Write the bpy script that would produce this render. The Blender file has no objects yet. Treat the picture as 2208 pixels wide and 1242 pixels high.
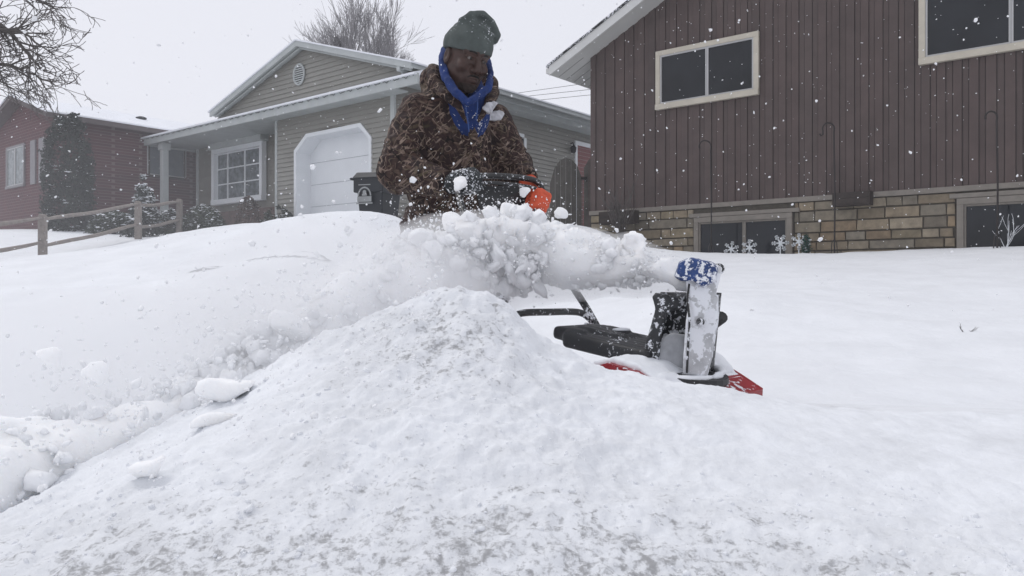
import bpy, math, random
import numpy as np
from mathutils import Vector, Matrix, Euler, noise as mnoise
R = math.radians
random.seed(7); rng = np.random.default_rng(7)
scn = bpy.context.scene
COL = scn.collection

# ------------------------------------------------------------------ camera
FPX = 1700.0
cam_d = bpy.data.cameras.new('camera'); cam = bpy.data.objects.new('camera', cam_d); COL.objects.link(cam)
cam_d.sensor_width = 36; cam_d.lens = 36*FPX/2208; cam_d.shift_y = -9/2208
cam_d.clip_start = 0.05; cam_d.clip_end = 2000
cam.location = (0, 0, 0); cam.rotation_euler = (R(90), 0, 0)
scn.camera = cam
# ------------------------------------------------------------------ sky and light: bright overcast
SUN_EL, SUN_AZ = 52, -55      # azimuth measured from +Y towards +X
w = bpy.data.worlds.new('World'); scn.world = w; w.use_nodes = True
nt = w.node_tree; nt.nodes.clear()
sky = nt.nodes.new('ShaderNodeTexSky'); sky.sky_type = 'NISHITA'; sky.sun_disc = False
sky.sun_elevation = R(SUN_EL); sky.sun_rotation = R(SUN_AZ); sky.dust_density = 4.0
mx = nt.nodes.new('ShaderNodeMix'); mx.data_type = 'RGBA'; mx.inputs[0].default_value = 0.93
mx.inputs[7].default_value = (7.9, 7.98, 8.6, 1)      # the cloud layer
bg = nt.nodes.new('ShaderNodeBackground'); bg.inputs[1].default_value = 0.1
wo = nt.nodes.new('ShaderNodeOutputWorld')
nt.links.new(sky.outputs[0], mx.inputs[6]); nt.links.new(mx.outputs[2], bg.inputs[0]); nt.links.new(bg.outputs[0], wo.inputs[0])
sd = bpy.data.lights.new('sun', 'SUN'); sd.energy = 0.8; sd.angle = R(20); sd.color = (1, .98, .95)
sun = bpy.data.objects.new('sun', sd); COL.objects.link(sun)
sdir = Vector((math.sin(R(SUN_AZ))*math.cos(R(SUN_EL)), math.cos(R(SUN_AZ))*math.cos(R(SUN_EL)), math.sin(R(SUN_EL))))
sun.rotation_euler = sdir.to_track_quat('Z', 'Y').to_euler()
vs = scn.view_settings
vs.view_transform = 'Standard'; vs.look = 'None'; vs.exposure = 0.10; vs.gamma = 1
scn.cycles.use_denoising = True
scn.cycles.max_bounces = 8; scn.cycles.diffuse_bounces = 4; scn.cycles.volume_bounces = 5
scn.cycles.transparent_max_bounces = 8

# ------------------------------------------------------------------ helpers
def P(px, py, Y):                       # a point seen at that place in the photo, at real depth Y
    return np.array([(px-1104)/FPX*Y, Y, (612-py)/FPX*Y])

MW = {}                                 # object -> world matrix
def root(name, loc=(0, 0, 0), rot=(0, 0, 0), label=None, cat=None, group=None):
    o = bpy.data.objects.new(name, None); COL.objects.link(o)
    o.empty_display_size = .1
    o.location = loc; o.rotation_euler = rot
    MW[o.name] = Matrix.LocRotScale(Vector(loc), Euler(rot), Vector((1, 1, 1)))
    tag(o, label, cat, group); return o
def tag(o, label=None, cat=None, group=None, kind=None):
    if label: o['label'] = label
    if cat: o['category'] = cat
    if group: o['group'] = group
    if kind: o['kind'] = kind
    return o
def mk(name, verts, faces, m, parent=None, smooth=False, local=False, org=None, cols=None):
    """one mesh object; verts in world coordinates unless local"""
    V = np.asarray(verts, float).reshape(-1, 3)
    M = None
    if parent is not None and not local:
        M = np.array(MW[parent.name].inverted())
        V = V @ M[:3, :3].T + M[:3, 3]
    me = bpy.data.meshes.new(name)
    if parent is None and org is not None:
        V = V - np.array(org)
    if isinstance(faces, np.ndarray):
        k = faces.shape[1]; nf = len(faces)
        me.vertices.add(len(V)); me.vertices.foreach_set('co', V.ravel())
        me.loops.add(nf*k); me.loops.foreach_set('vertex_index', faces.ravel().astype(np.int32))
        me.polygons.add(nf)
        me.polygons.foreach_set('loop_start', np.arange(0, nf*k, k, dtype=np.int32))
        me.polygons.foreach_set('loop_total', np.full(nf, k, dtype=np.int32))
        me.update(calc_edges=True)
    else:
        me.from_pydata([tuple(v) for v in V], [], [tuple(f) for f in faces])
    me.validate()
    if smooth:
        me.polygons.foreach_set('use_smooth', np.ones(len(me.polygons), dtype=bool))
    if cols is not None:                # per-vertex colour
        a = me.color_attributes.new('Col', 'FLOAT_COLOR', 'POINT')
        c = np.ones((len(V), 4)); c[:, :3] = np.asarray(cols).reshape(len(V), -1)
        a.data.foreach_set('color', c.ravel())
    me.update()
    ob = bpy.data.objects.new(name, me); COL.objects.link(ob)
    if m is not None: me.materials.append(m)
    if parent is not None:
        ob.parent = parent
        MW[ob.name] = MW[parent.name].copy()
    else:
        MW[ob.name] = Matrix.Translation(Vector(org)) if org is not None else Matrix.Identity(4)
        if org is not None: ob.location = org
    return ob

class MB:
    def __init__(s): s.v = []; s.f = []; s.c = []
    def add(s, V, F, c=None):
        b = len(s.v); V = [tuple(map(float, x)) for x in V]
        s.v += V; s.f += [tuple(i+b for i in f) for f in F]
        s.c += [c if c is not None else (1, 1, 1)]*len(V)
    def hexa(s, p, c=None):             # 8 points: bottom 4 then top 4
        s.add(p, [(3, 2, 1, 0), (4, 5, 6, 7), (0, 1, 5, 4), (1, 2, 6, 5), (2, 3, 7, 6), (3, 0, 4, 7)], c)
    def box(s, lo, hi, c=None, fr=None, b=0.0):
        x0, y0, z0 = lo; x1, y1, z1 = hi
        p = [(x0, y0, z0), (x1, y0, z0), (x1, y1, z0), (x0, y1, z0), (x0, y0, z1), (x1, y0, z1), (x1, y1, z1), (x0, y1, z1)]
        if fr: p = [fr(*q) for q in p]
        s.hexa(p, c)
    def tube(s, pts, r, n=8, cap=True, c=None, sq=None):
        pts = [np.array(p, float) for p in pts]; m = len(pts)
        rr = r if hasattr(r, '__len__') else [r]*m
        V = []; prev = None
        for i, p in enumerate(pts):
            t = pts[min(i+1, m-1)]-pts[max(i-1, 0)]; t = t/(np.linalg.norm(t)+1e-9)
            if prev is None:
                a = np.array([0, 0, 1.]) if abs(t[2]) < .9 else np.array([1., 0, 0])
                u_ = np.cross(t, a)
            else: u_ = prev-t*np.dot(prev, t)
            u_ = u_/(np.linalg.norm(u_)+1e-9); prev = u_; v_ = np.cross(t, u_)
            for k in range(n):
                a = 2*math.pi*k/n
                V.append(p+rr[i]*(u_*math.cos(a)+v_*math.sin(a)*(sq or 1)))
        F = []
        for i in range(m-1):
            for k in range(n):
                F.append((i*n+k, i*n+(k+1) % n, (i+1)*n+(k+1) % n, (i+1)*n+k))
        if cap: F.append(tuple(range(n-1, -1, -1))); F.append(tuple((m-1)*n+k for k in range(n)))
        s.add(V, F, c)
    def lathe(s, c0, axis, prof, n=24, c=None):     # prof: (height, radius)
        axis = np.array(axis, float); axis /= np.linalg.norm(axis)
        a = np.array([0, 0, 1.]) if abs(axis[2]) < .9 else np.array([1., 0, 0])
        u_ = np.cross(axis, a); u_ /= np.linalg.norm(u_); v_ = np.cross(axis, u_)
        V = []; m = len(prof)
        for h, r in prof:
            for k in range(n):
                q = 2*math.pi*k/n
                V.append(np.array(c0)+axis*h+r*(u_*math.cos(q)+v_*math.sin(q)))
        F = [(i*n+k, i*n+(k+1) % n, (i+1)*n+(k+1) % n, (i+1)*n+k) for i in range(m-1) for k in range(n)]
        F.append(tuple(range(n-1, -1, -1))); F.append(tuple((m-1)*n+k for k in range(n)))
        s.add(V, F, c)
    def prism(s, poly, ext, c=None):    # polygon of 3d points extruded by vector
        n = len(poly); e = np.array(ext)
        V = [np.array(p, float) for p in poly]+[np.array(p, float)+e for p in poly]
        F = [tuple(range(n-1, -1, -1)), tuple(range(n, 2*n))]+[(i, (i+1) % n, n+(i+1) % n, n+i) for i in range(n)]
        s.add(V, F, c)
    def build(s, name, m, parent=None, smooth=False, org=None, cols=False, bevel=0, local=False):
        o = mk(name, s.v, s.f, m, parent, smooth, org=org, cols=s.c if cols else None, local=local)
        if bevel:
            b = o.modifiers.new('b', 'BEVEL'); b.width = bevel; b.segments = 2; b.limit_method = 'ANGLE'
        return o
def recalc(o):
    import bmesh
    bm = bmesh.new(); bm.from_mesh(o.data); bmesh.ops.recalc_face_normals(bm, faces=bm.faces); bm.to_mesh(o.data); bm.free()

# value noise, vectorised
def vnoise(p):
    p = np.asarray(p, float); i = np.floor(p).astype(np.int64); f = p-i; f = f*f*f*(f*(f*6-15)+10)
    def h(a, b, c):
        n = (a*374761393+b*668265263+c*2147483647) & 0xffffffff
        n = ((n ^ (n >> 13))*1274126177) & 0xffffffff
        n = ((n ^ (n >> 16))*2246822519) & 0xffffffff
        return ((n ^ (n >> 15)) & 0xffffff)/float(0xffffff)*2-1
    x, y, z = i[..., 0], i[..., 1], i[..., 2]; fx, fy, fz = f[..., 0], f[..., 1], f[..., 2]
    r = 0
    for dx in (0, 1):
        for dy in (0, 1):
            for dz in (0, 1):
                wt = (fx if dx else 1-fx)*(fy if dy else 1-fy)*(fz if dz else 1-fz)
                r = r+wt*h(x+dx, y+dy, z+dz)
    return r
def fbm(p, freq=1, oct=4, gain=.5, lac=2.03, ridged=False):
    p = np.asarray(p, float)*freq; a = 1; s = 0; t = 0
    for k in range(oct):
        n = vnoise(p+k*17.3)
        if ridged: n = 1-2*np.abs(n)
        s = s+a*n; t += a; a *= gain; p = p*lac
    return s/t
# signed distances
def s_cap(p, a, b, r1, r2=None):
    r2 = r1 if r2 is None else r2
    a = np.array(a, float); b = np.array(b, float); ab = b-a
    t = np.clip(((p-a)@ab)/(ab@ab+1e-12), 0, 1)
    return np.linalg.norm(p-a-t[:, None]*ab, axis=1)-(r1+(r2-r1)*t)
def s_chain(p, pts, rs):
    d = None
    for i in range(len(pts)-1):
        e = s_cap(p, pts[i], pts[i+1], rs[i], rs[i+1]); d = e if d is None else np.minimum(d, e)
    return d
def s_ell(p, c, r, rot=None):
    q = p-np.array(c, float)
    if rot is not None: q = q@rot
    r = np.array(r, float)
    k0 = np.linalg.norm(q/r, axis=1); k1 = np.linalg.norm(q/(r*r), axis=1)
    return k0*(k0-1)/(k1+1e-9)
def smin(a, b, k):
    h = np.clip(.5+.5*(b-a)/k, 0, 1)
    return b*(1-h)+a*h-k*h*(1-h)
def smax(a, b, k): return -smin(-a, -b, k)
def axis_pts(lo, hi, h, fine=None):
    out = [lo]; x = lo
    while x < hi:
        s = h
        if fine:
            for a, b, q in fine:
                if a <= x <= b: s = min(s, q)
        x += s; out.append(x)
    return np.array(out)
def snet(f, lo=None, hi=None, h=None, axes=None):
    """surface nets: mesh of f<0"""
    if axes is None: axes = [axis_pts(lo[i], hi[i], h) for i in range(3)]
    X, Y, Z = axes; nx, ny, nz = len(X), len(Y), len(Z)
    V = np.empty((nx, ny, nz))
    step = max(1, int(400000/(ny*nz)))
    for i in range(0, nx, step):
        g = np.stack(np.meshgrid(X[i:i+step], Y, Z, indexing='ij'), -1).reshape(-1, 3)
        V[i:i+step] = f(g).reshape(-1, ny, nz)
    ins = V < 0
    acc = np.zeros((nx-1, ny-1, nz-1, 3)); cnt = np.zeros((nx-1, ny-1, nz-1))
    for ax in range(3):
        o1, o2 = [a for a in range(3) if a != ax]
        sl0 = [slice(None)]*3; sl1 = [slice(None)]*3; sl0[ax] = slice(0, -1); sl1[ax] = slice(1, None)
        a, b = V[tuple(sl0)], V[tuple(sl1)]; cr = (ins[tuple(sl0)] != ins[tuple(sl1)])
        ii = np.argwhere(cr)
        if len(ii) == 0: continue
        va = a[cr]; vb = b[cr]; t = va/(va-vb)
        pos = np.stack([axes[k][ii[:, k]] for k in range(3)], -1)
        nxt = axes[ax][ii[:, ax]+1]; pos[:, ax] += t*(nxt-pos[:, ax])
        for d1 in (0, -1):
            for d2 in (0, -1):
                c = ii.copy(); c[:, o1] += d1; c[:, o2] += d2
                ok = (c[:, o1] >= 0) & (c[:, o2] >= 0) & (c[:, 0] < nx-1) & (c[:, 1] < ny-1) & (c[:, 2] < nz-1)
                c = c[ok]
                np.add.at(acc, tuple(c.T), pos[ok]); np.add.at(cnt, tuple(c.T), 1)
    m = cnt > 0
    idx = -np.ones(cnt.shape, dtype=np.int64); idx[m] = np.arange(m.sum())
    verts = acc[m]/cnt[m][:, None]
    faces = []
    for ax in range(3):
        o1, o2 = (ax+1) % 3, (ax+2) % 3
        sl0 = [slice(None)]*3; sl1 = [slice(None)]*3; sl0[ax] = slice(0, -1); sl1[ax] = slice(1, None)
        cr = ins[tuple(sl0)] != ins[tuple(sl1)]; fl = ins[tuple(sl0)]
        ii = np.argwhere(cr)
        if len(ii) == 0: continue
        ok = (ii[:, o1] > 0) & (ii[:, o2] > 0) & (ii[:, o1] < V.shape[o1]-1) & (ii[:, o2] < V.shape[o2]-1)
        ii = ii[ok]; g = fl[tuple(ii.T)]
        q = []
        for d1, d2 in ((-1, -1), (0, -1), (0, 0), (-1, 0)):
            c = ii.copy(); c[:, o1] += d1; c[:, o2] += d2; q.append(idx[tuple(c.T)])
        q = np.stack(q, -1); q[~g] = q[~g][:, ::-1]
        faces.append(q)
    return verts, np.concatenate(faces)

# ------------------------------------------------------------------ materials
def new_mat(name):
    m = bpy.data.materials.new(name); m.use_nodes = True
    return m, m.node_tree, m.node_tree.nodes['Principled BSDF']
def N(nt, t, **k):
    n = nt.nodes.new(t)
    for a, b in k.items():
        if a.startswith('i_'):
            n.inputs[int(a[2:])].default_value = b
        else: setattr(n, a, b)
    return n
def ramp(nt, fac, stops, interp='LINEAR'):
    r = nt.nodes.new('ShaderNodeValToRGB'); r.color_ramp.interpolation = interp
    e = r.color_ramp.elements
    while len(e) < len(stops): e.new(.5)
    for i, (p, c) in enumerate(stops):
        e[i].position = p
        e[i].color = (c, c, c, 1) if not hasattr(c, '__len__') else (*c, 1)
    nt.links.new(fac, r.inputs[0]); return r.outputs[0]
def mixc(nt, fac, a, b, mode='MIX'):
    m = nt.nodes.new('ShaderNodeMix'); m.data_type = 'RGBA'; m.blend_type = mode
    for s, v in ((0, fac), (6, a), (7, b)):
        if isinstance(v, (int, float)): m.inputs[s].default_value = v
        elif isinstance(v, tuple): m.inputs[s].default_value = (*v, 1)
        else: nt.links.new(v, m.inputs[s])
    return m.outputs[2]
def coords(nt, kind='Object', scale=(1, 1, 1), rot=(0, 0, 0)):
    t = nt.nodes.new('ShaderNodeTexCoord'); mp = nt.nodes.new('ShaderNodeMapping')
    mp.inputs['Scale'].default_value = scale; mp.inputs['Rotation'].default_value = rot
    nt.links.new(t.outputs[kind], mp.inputs[0]); return mp.outputs[0]
def noise(nt, vec, scale, detail=4, rough=.55, dist=0):
    n = nt.nodes.new('ShaderNodeTexNoise'); n.inputs['Scale'].default_value = scale
    n.inputs['Detail'].default_value = detail; n.inputs['Roughness'].default_value = rough; n.inputs['Distortion'].default_value = dist
    nt.links.new(vec, n.inputs['Vector']); return n.outputs['Fac']
def bump(nt, bs, h, strength=.3, dist=.01):
    b = nt.nodes.new('ShaderNodeBump'); b.inputs['Strength'].default_value = strength; b.inputs['Distance'].default_value = dist
    nt.links.new(h, b.inputs['Height']); nt.links.new(b.outputs[0], bs.inputs['Normal'])
def plain(name, col, rough=.6, var=.12, scale=6, snow=0, snow_scale=60, bmp=0, spec=.5, attr=False, metal=0):
    """paint/wood/plastic with mottling; snow = share of clinging snow dust"""
    m, nt, bs = new_mat(name); v = coords(nt)
    n = noise(nt, v, scale, 5, .6)
    lo = tuple(c*(1-var) for c in col); hi = tuple(min(1, c*(1+var)) for c in col)
    c = ramp(nt, n, [(.3, lo), (.7, hi)])
    if attr:
        a = nt.nodes.new('ShaderNodeVertexColor'); a.layer_name = 'Col'
        c = mixc(nt, 1.0, c, a.outputs[0], 'MULTIPLY')
    if snow:
        vo = noise(nt, v, snow_scale, 3, .7)
        big = noise(nt, v, snow_scale*.12, 3, .6)
        ad = N(nt, 'ShaderNodeMath', operation='MULTIPLY_ADD', i_1=.55, i_2=0.0); nt.links.new(big, ad.inputs[0])
        sm = N(nt, 'ShaderNodeMath', operation='ADD'); nt.links.new(vo, sm.inputs[0]); nt.links.new(ad.outputs[0], sm.inputs[1])
        th = 1.0-snow
        f = ramp(nt, sm.outputs[0], [(th-.025, 0.0), (th+.025, 1.0)])
        c = mixc(nt, f, c, (.78, .8, .84))
    nt.links.new(c, bs.inputs['Base Color'])
    bs.inputs['Roughness'].default_value = rough; bs.inputs['Specular IOR Level'].default_value = spec
    bs.inputs['Metallic'].default_value = metal
    if bmp: bump(nt, bs, n, bmp, .01)
    return m
def snow_mat(name, col=(.82, .84, .87), scale=30, bmp=.4, dist=.01, dirt=None, soft=0.0):
    m, nt, bs = new_mat(name); v = coords(nt)
    n1 = noise(nt, v, scale, 6, .62); n2 = noise(nt, v, scale*.2, 4, .55)
    c = ramp(nt, n2, [(.3, tuple(x*.95 for x in col)), (.7, tuple(min(1, x*1.03) for x in col))])
    if dirt: c = dirt(nt, v, c)
    nt.links.new(c, bs.inputs['Base Color'])
    bs.inputs['Roughness'].default_value = .75; bs.inputs['Specular IOR Level'].default_value = .25
    if bmp: bump(nt, bs, n1, bmp, dist)
    if soft:
        bs.inputs['Subsurface Weight'].default_value = soft; bs.inputs['Subsurface Radius'].default_value = (.9, .95, 1.0); bs.inputs['Subsurface Scale'].default_value = .06
    return m
def glass_mat(name, base=(.012, .014, .017), rough=.06):
    m, nt, bs = new_mat(name); v = coords(nt)
    n = noise(nt, v, 1.3, 2)
    c = ramp(nt, n, [(.3, tuple(x*.7 for x in base)), (.7, tuple(x*1.5 for x in base))])
    nt.links.new(c, bs.inputs['Base Color']); bs.inputs['Roughness'].default_value = rough; bs.inputs['Specular IOR Level'].default_value = .3
    bump(nt, bs, n, .05, .02)
    return m

# ------------------------------------------------------------------ house frames (corner, s to the left-and-back, d towards the street)
U = np.array([-.778, .628]); NN = np.array([-.628, -.778]); VV = np.array([.628, .778])
def frame(C, sdir, ddir):
    C = np.array(C)
    def fr(s, d, z):
        q = C+sdir*s+ddir*d
        return (q[0], q[1], z)
    return fr
GC = (-2.62, 17.52); BC = (1.49, 14.8); RC = (-12.61, 21.7)
fG = frame(GC, U, NN); fGs = frame(GC, VV, -U)
fB = frame(BC, U, NN)
fR = frame(RC, U, NN); fRs = frame(RC, VV, -U)
def wall_hit(px, py, C, d=0, sdir=U, ddir=NN):
    C = np.array(C)+ddir*d; r = np.array([(px-1104)/FPX, 1.0])
    s, Y = np.linalg.solve(np.array([[-sdir[0], r[0]], [-sdir[1], r[1]]]), C)
    return float(s), float(Y), float((612-py)/FPX*Y)

# ------------------------------------------------------------------ snow-covered ground
ctrl = []
def cp(px, py, Y): ctrl.append(P(px, py, Y))
for px, py in ((1425, 560), (1600, 554), (1800, 548), (2000, 540), (2208, 532), (2500, 520)):
    s, Y, z = wall_hit(px, py, BC); ctrl.append(fB(s, 0, z)); ctrl.append(fB(s, -3, z))
for c in [(-.25, 3.5, -.67), (.4, 2.6, -.68), (0, 2.2, -.69), (-1, 2.2, -.68), (-2.2, 2.4, -.62), (.9, 3, -.455), (1.6, 3, -.43), (2.6, 3, -.40),
          (1.0, 1.8, -.5), (0, 1, -.8), (2.5, 1.5, -.55), (-2, 1, -.8), (0, .2, -.9), (.35, 4.2, -.52), (-.5, 4.6, -.55), (-1.2, 3.6, -.6),
          (1.2, 6, -.11), (3, 6, -.1), (-.9, 6.5, -.28), (-.2, 9, .15), (.4, 12, .7), (-1.6, 13.5, .9), (-2.2, 16.5, 1.25)]: ctrl.append(c)
cp(1275, 492, 14.0); cp(1200, 490, 14.5)
for px, py, Y in ((395, 514, 8.4), (480, 497, 8.4), (560, 481, 8.4), (640, 468, 8.4), (700, 459, 8.4), (770, 456, 8.4), (840, 464, 8.2), (560, 562, 6.2), (420, 575, 6.2), (690, 552, 6.2),
                  (0, 566, 10.5), (92, 562, 14.5), (298, 516, 17.5), (387, 509, 19), (0, 505, 17.5), (150, 500, 20), (0, 690, 4.6), (300, 640, 4.8), (560, 620, 4.9), (0, 850, 3.0), (-500, 600, 9), (-600, 900, 2.6)): cp(px, py, Y)
ctrl += [fG(2, 0, 1.42), fG(4.4, 0, 1.45), fG(0, 0, 1.38), fG(8, -1, 1.5), fGs(5, 0, 1.5), fRs(0, .4, 1.5), fRs(5, .4, 1.6), fR(4, .4, 1.55), (-3.4, 12, .80), (-5, 14, 1.05), (-40, 40, 3), (0, 60, 3), (60, 40, 3), (60, 5, 0), (-60, 5, 0), (12, 8, .3), (-14, 14, .6)]
ctrl = np.array(ctrl)
_c = .5
_A = np.sqrt(((ctrl[:, None, :2]-ctrl[None, :, :2])**2).sum(-1)+_c*_c)
_A = np.block([[_A, np.c_[np.ones(len(ctrl)), ctrl[:, :2]]], [np.r_[np.ones((1, len(ctrl))), ctrl[:, :2].T], np.zeros((3, 3))]])
_w = np.linalg.solve(_A, np.r_[ctrl[:, 2], 0, 0, 0])
def zt(x, y):
    x = np.atleast_1d(np.asarray(x, float)); y = np.atleast_1d(np.asarray(y, float))
    out = np.empty(x.shape)
    xf, yf, of = x.ravel(), y.ravel(), out.ravel()
    for i in range(0, len(xf), 20000):
        q = np.c_[xf[i:i+20000], yf[i:i+20000]]
        d = np.sqrt(((q[:, None]-ctrl[None, :, :2])**2).sum(-1)+_c*_c)
        of[i:i+20000] = d@_w[:-3]+_w[-3]+q@_w[-2:]
    return of.reshape(x.shape)
def zt1(x, y): return float(zt([x], [y])[0])
def snow_relief(x, y):
    p = np.stack([x, y, np.zeros_like(x)], -1)
    fine = .006*fbm(p, 16, 4, gain=.6)*np.clip(6/np.hypot(x, y), 0, 1)
    dist = np.hypot(x, y)
    z = .030*fbm(p, .8, 3)+.020*fbm(p, 3.2, 5)*np.clip(8/dist, .2, 1)
    return z+fine
ang = np.linspace(R(-78), R(78), 620); rad = np.concatenate([np.geomspace(.6, 26, 420), np.geomspace(27, 400, 30)])
AA, RR = np.meshgrid(ang, rad, indexing='ij'); gx = RR*np.sin(AA); gy = RR*np.cos(AA)
gz = zt(np.clip(gx, -60, 60), np.clip(gy, -5, 60))+snow_relief(gx, gy)
# little plough scarp beside the driveway left of the man
n1, n2 = gx.shape
ii = np.arange(n1*n2).reshape(n1, n2)
F = np.stack([ii[:-1, :-1], ii[1:, :-1], ii[1:, 1:], ii[:-1, 1:]], -1).reshape(-1, 4)
M_snow = snow_mat('fresh_snow', scale=14, bmp=.5, dist=.02)
g = mk('snow_ground', np.stack([gx, gy, gz], -1).reshape(-1, 3), F, M_snow, smooth=True)
tag(g, 'snow covered lawn and driveway rising to the houses', kind='structure')

# ------------------------------------------------------------------ ploughed bank in front of the camera
crest = np.array([(-500, 1190), (-300, 1120), (0, 1062), (120, 1022), (250, 968), (380, 908), (450, 866), (560, 800), (640, 752), (700, 718), (800, 676), (880, 646), (940, 628), (1000, 618), (1050, 634), (1100, 665), (1150, 712), (1200, 745), (1260, 774), (1390, 800), (1460, 815), (1530, 832), (1618, 852), (1750, 872), (1900, 884), (2208, 892), (2700, 905)], float)
YC = 1.9
cx = (crest[:, 0]-1104)/FPX*YC; cz = (612-crest[:, 1])/FPX*YC
by = np.concatenate([np.linspace(.45, 2.05, 330), np.linspace(2.06, 2.9, 50)]); bx = np.linspace(-1.9, 2.3, 760)
BX, BY = np.meshgrid(bx, by, indexing='ij')
BX = BX*np.clip(BY/1.9, .35, 1.1)
zc = np.interp(BX*YC/np.maximum(BY, 1.0)*1.0, cx, cz)
zc = np.where(BY > YC, np.interp(BX, cx, cz), zc)
_k = np.exp(-np.linspace(-2.2, 2.2, 221)**2/2/.35**2); _k /= _k.sum()
_xs = np.linspace(-4, 4, 401); _cs = np.convolve(np.pad(np.interp(_xs, cx, cz), 110, 'edge'), _k, 'valid')
zbroad = np.interp(BX, _xs, _cs)
_w2 = np.clip((BY-1.0)/(YC-1.0), 0, 1)**1.6
zc = np.where(BY <= YC, zbroad*(1-_w2)+np.interp(BX, cx, cz)*_w2, zc)
zfront = -.43+.05*np.clip((zc+.1)*1.2, -.3, .3)
zfront = np.minimum(zfront, zc-.10)
t = np.clip((BY-.9)/(YC-.9), 0, 1); tt = t**1.15*(1.28-.28*t)
tt = np.clip(tt, 0, 1)
front = zfront+(zc-zfront)*tt-np.clip(.9-BY, 0, 1)*.6
back = zc-.03*np.clip((BY-YC)/.06, 0, 1)-1.5*np.clip(BY-YC-.06, 0, 9)
right = np.clip((BX-.62)/.35, 0, 1)
back = back*(1-right)+(zc-.13*(BY-YC))*right
BZ = np.where(BY <= YC, front, back)
pp = np.stack([BX, BY, BZ], -1)
edge = np.clip((YC+.25-BY)/.3, 0, 1)
rough_w = .5+.5*np.clip(.5+1.2*fbm(pp.reshape(-1, 3), 1.4, 2).reshape(BX.shape), 0, 1)
smooth_zone = 1-.6*np.clip((BX-.1)/.5, 0, 1)*np.clip((BY-1.15)/.4, 0, 1)
nz = .026*fbm(pp.reshape(-1, 3), 3.5, 3).reshape(BX.shape)*smooth_zone+(.024*fbm(pp.reshape(-1, 3), 12, 5, gain=.62).reshape(BX.shape)+.009*np.maximum(fbm(pp.reshape(-1, 3), 34, 3, gain=.6), -.1).reshape(BX.shape))*rough_w*smooth_zone
pk = np.exp(-((BX+.10)/.28)**2-((BY-1.9)/.5)**2)
nz += .020*pk*fbm(pp.reshape(-1, 3), 22, 4).reshape(BX.shape)
BZ = BZ+nz*edge
n1, n2 = BX.shape; ii = np.arange(n1*n2).reshape(n1, n2)
F = np.stack([ii[:-1, :-1], ii[1:, :-1], ii[1:, 1:], ii[:-1, 1:]], -1).reshape(-1, 4)
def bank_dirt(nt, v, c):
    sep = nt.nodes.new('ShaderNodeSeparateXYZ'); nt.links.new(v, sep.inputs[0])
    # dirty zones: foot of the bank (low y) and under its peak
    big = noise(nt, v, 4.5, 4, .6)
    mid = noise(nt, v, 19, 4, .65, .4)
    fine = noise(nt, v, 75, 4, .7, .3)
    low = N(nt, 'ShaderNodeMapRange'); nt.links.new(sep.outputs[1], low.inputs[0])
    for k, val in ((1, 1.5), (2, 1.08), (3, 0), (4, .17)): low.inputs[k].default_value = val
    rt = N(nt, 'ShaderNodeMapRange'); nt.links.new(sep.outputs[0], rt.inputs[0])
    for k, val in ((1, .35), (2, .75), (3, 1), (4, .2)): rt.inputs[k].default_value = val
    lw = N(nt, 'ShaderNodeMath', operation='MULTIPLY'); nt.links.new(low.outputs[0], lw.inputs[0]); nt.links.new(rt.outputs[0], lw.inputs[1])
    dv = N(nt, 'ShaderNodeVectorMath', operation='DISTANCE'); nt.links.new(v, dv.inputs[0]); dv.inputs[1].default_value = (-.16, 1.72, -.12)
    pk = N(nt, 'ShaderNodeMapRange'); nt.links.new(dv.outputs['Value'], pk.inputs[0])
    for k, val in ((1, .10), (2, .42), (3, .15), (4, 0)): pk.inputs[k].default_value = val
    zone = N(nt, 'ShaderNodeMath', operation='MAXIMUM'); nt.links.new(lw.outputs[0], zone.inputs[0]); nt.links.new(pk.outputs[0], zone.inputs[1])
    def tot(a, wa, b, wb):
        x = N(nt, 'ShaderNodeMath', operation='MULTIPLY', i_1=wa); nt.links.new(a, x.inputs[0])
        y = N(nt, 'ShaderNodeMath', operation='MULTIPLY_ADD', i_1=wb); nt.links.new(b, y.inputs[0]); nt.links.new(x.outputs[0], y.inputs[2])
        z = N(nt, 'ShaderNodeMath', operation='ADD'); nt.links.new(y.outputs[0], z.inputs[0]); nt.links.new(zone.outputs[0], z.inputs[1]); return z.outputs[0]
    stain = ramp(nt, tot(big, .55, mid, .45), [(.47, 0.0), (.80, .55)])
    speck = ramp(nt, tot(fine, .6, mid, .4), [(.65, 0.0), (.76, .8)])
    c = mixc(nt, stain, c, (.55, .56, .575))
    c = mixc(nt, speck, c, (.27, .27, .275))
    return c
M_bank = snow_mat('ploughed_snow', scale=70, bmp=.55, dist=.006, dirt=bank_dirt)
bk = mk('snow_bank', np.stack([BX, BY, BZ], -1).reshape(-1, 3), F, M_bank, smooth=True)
tag(bk, 'dirty ploughed snow bank in the foreground', kind='structure')

# ------------------------------------------------------------------ materials of the houses
M_brown = plain('brown_siding', (.076, .055, .050), .7, .16, 3, attr=True)
M_brown2 = plain('brown_wall', (.07, .06, .055), .8)
M_cream = plain('cream_trim', (.50, .46, .38), .5, .08, 5)
M_sash = plain('grey_sash', (.42, .42, .42), .4, .05)
M_taupe = plain('taupe_trim', (.20, .18, .155), .6, .12, 8)
M_stone = plain('ledge_stone', (.215, .185, .138), .85, .25, 9, attr=True, bmp=.5)
M_mortar = plain('mortar', (.085, .075, .06), .95, .2, 20)
M_glass = glass_mat('window_glass')
M_soffit = plain('soffit', (.52, .52, .50), .6, .05, 2)
M_fasc = plain('white_fascia', (.60, .60, .585), .5, .06, 3)
M_shing = plain('black_shingle', (.018, .018, .02), .9, .3, 40, snow=.18, snow_scale=40)
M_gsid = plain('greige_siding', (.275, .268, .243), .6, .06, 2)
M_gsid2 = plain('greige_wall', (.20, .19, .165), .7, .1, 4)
M_gtrim = plain('pale_trim', (.43, .455, .45), .5, .08, 3)
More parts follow.
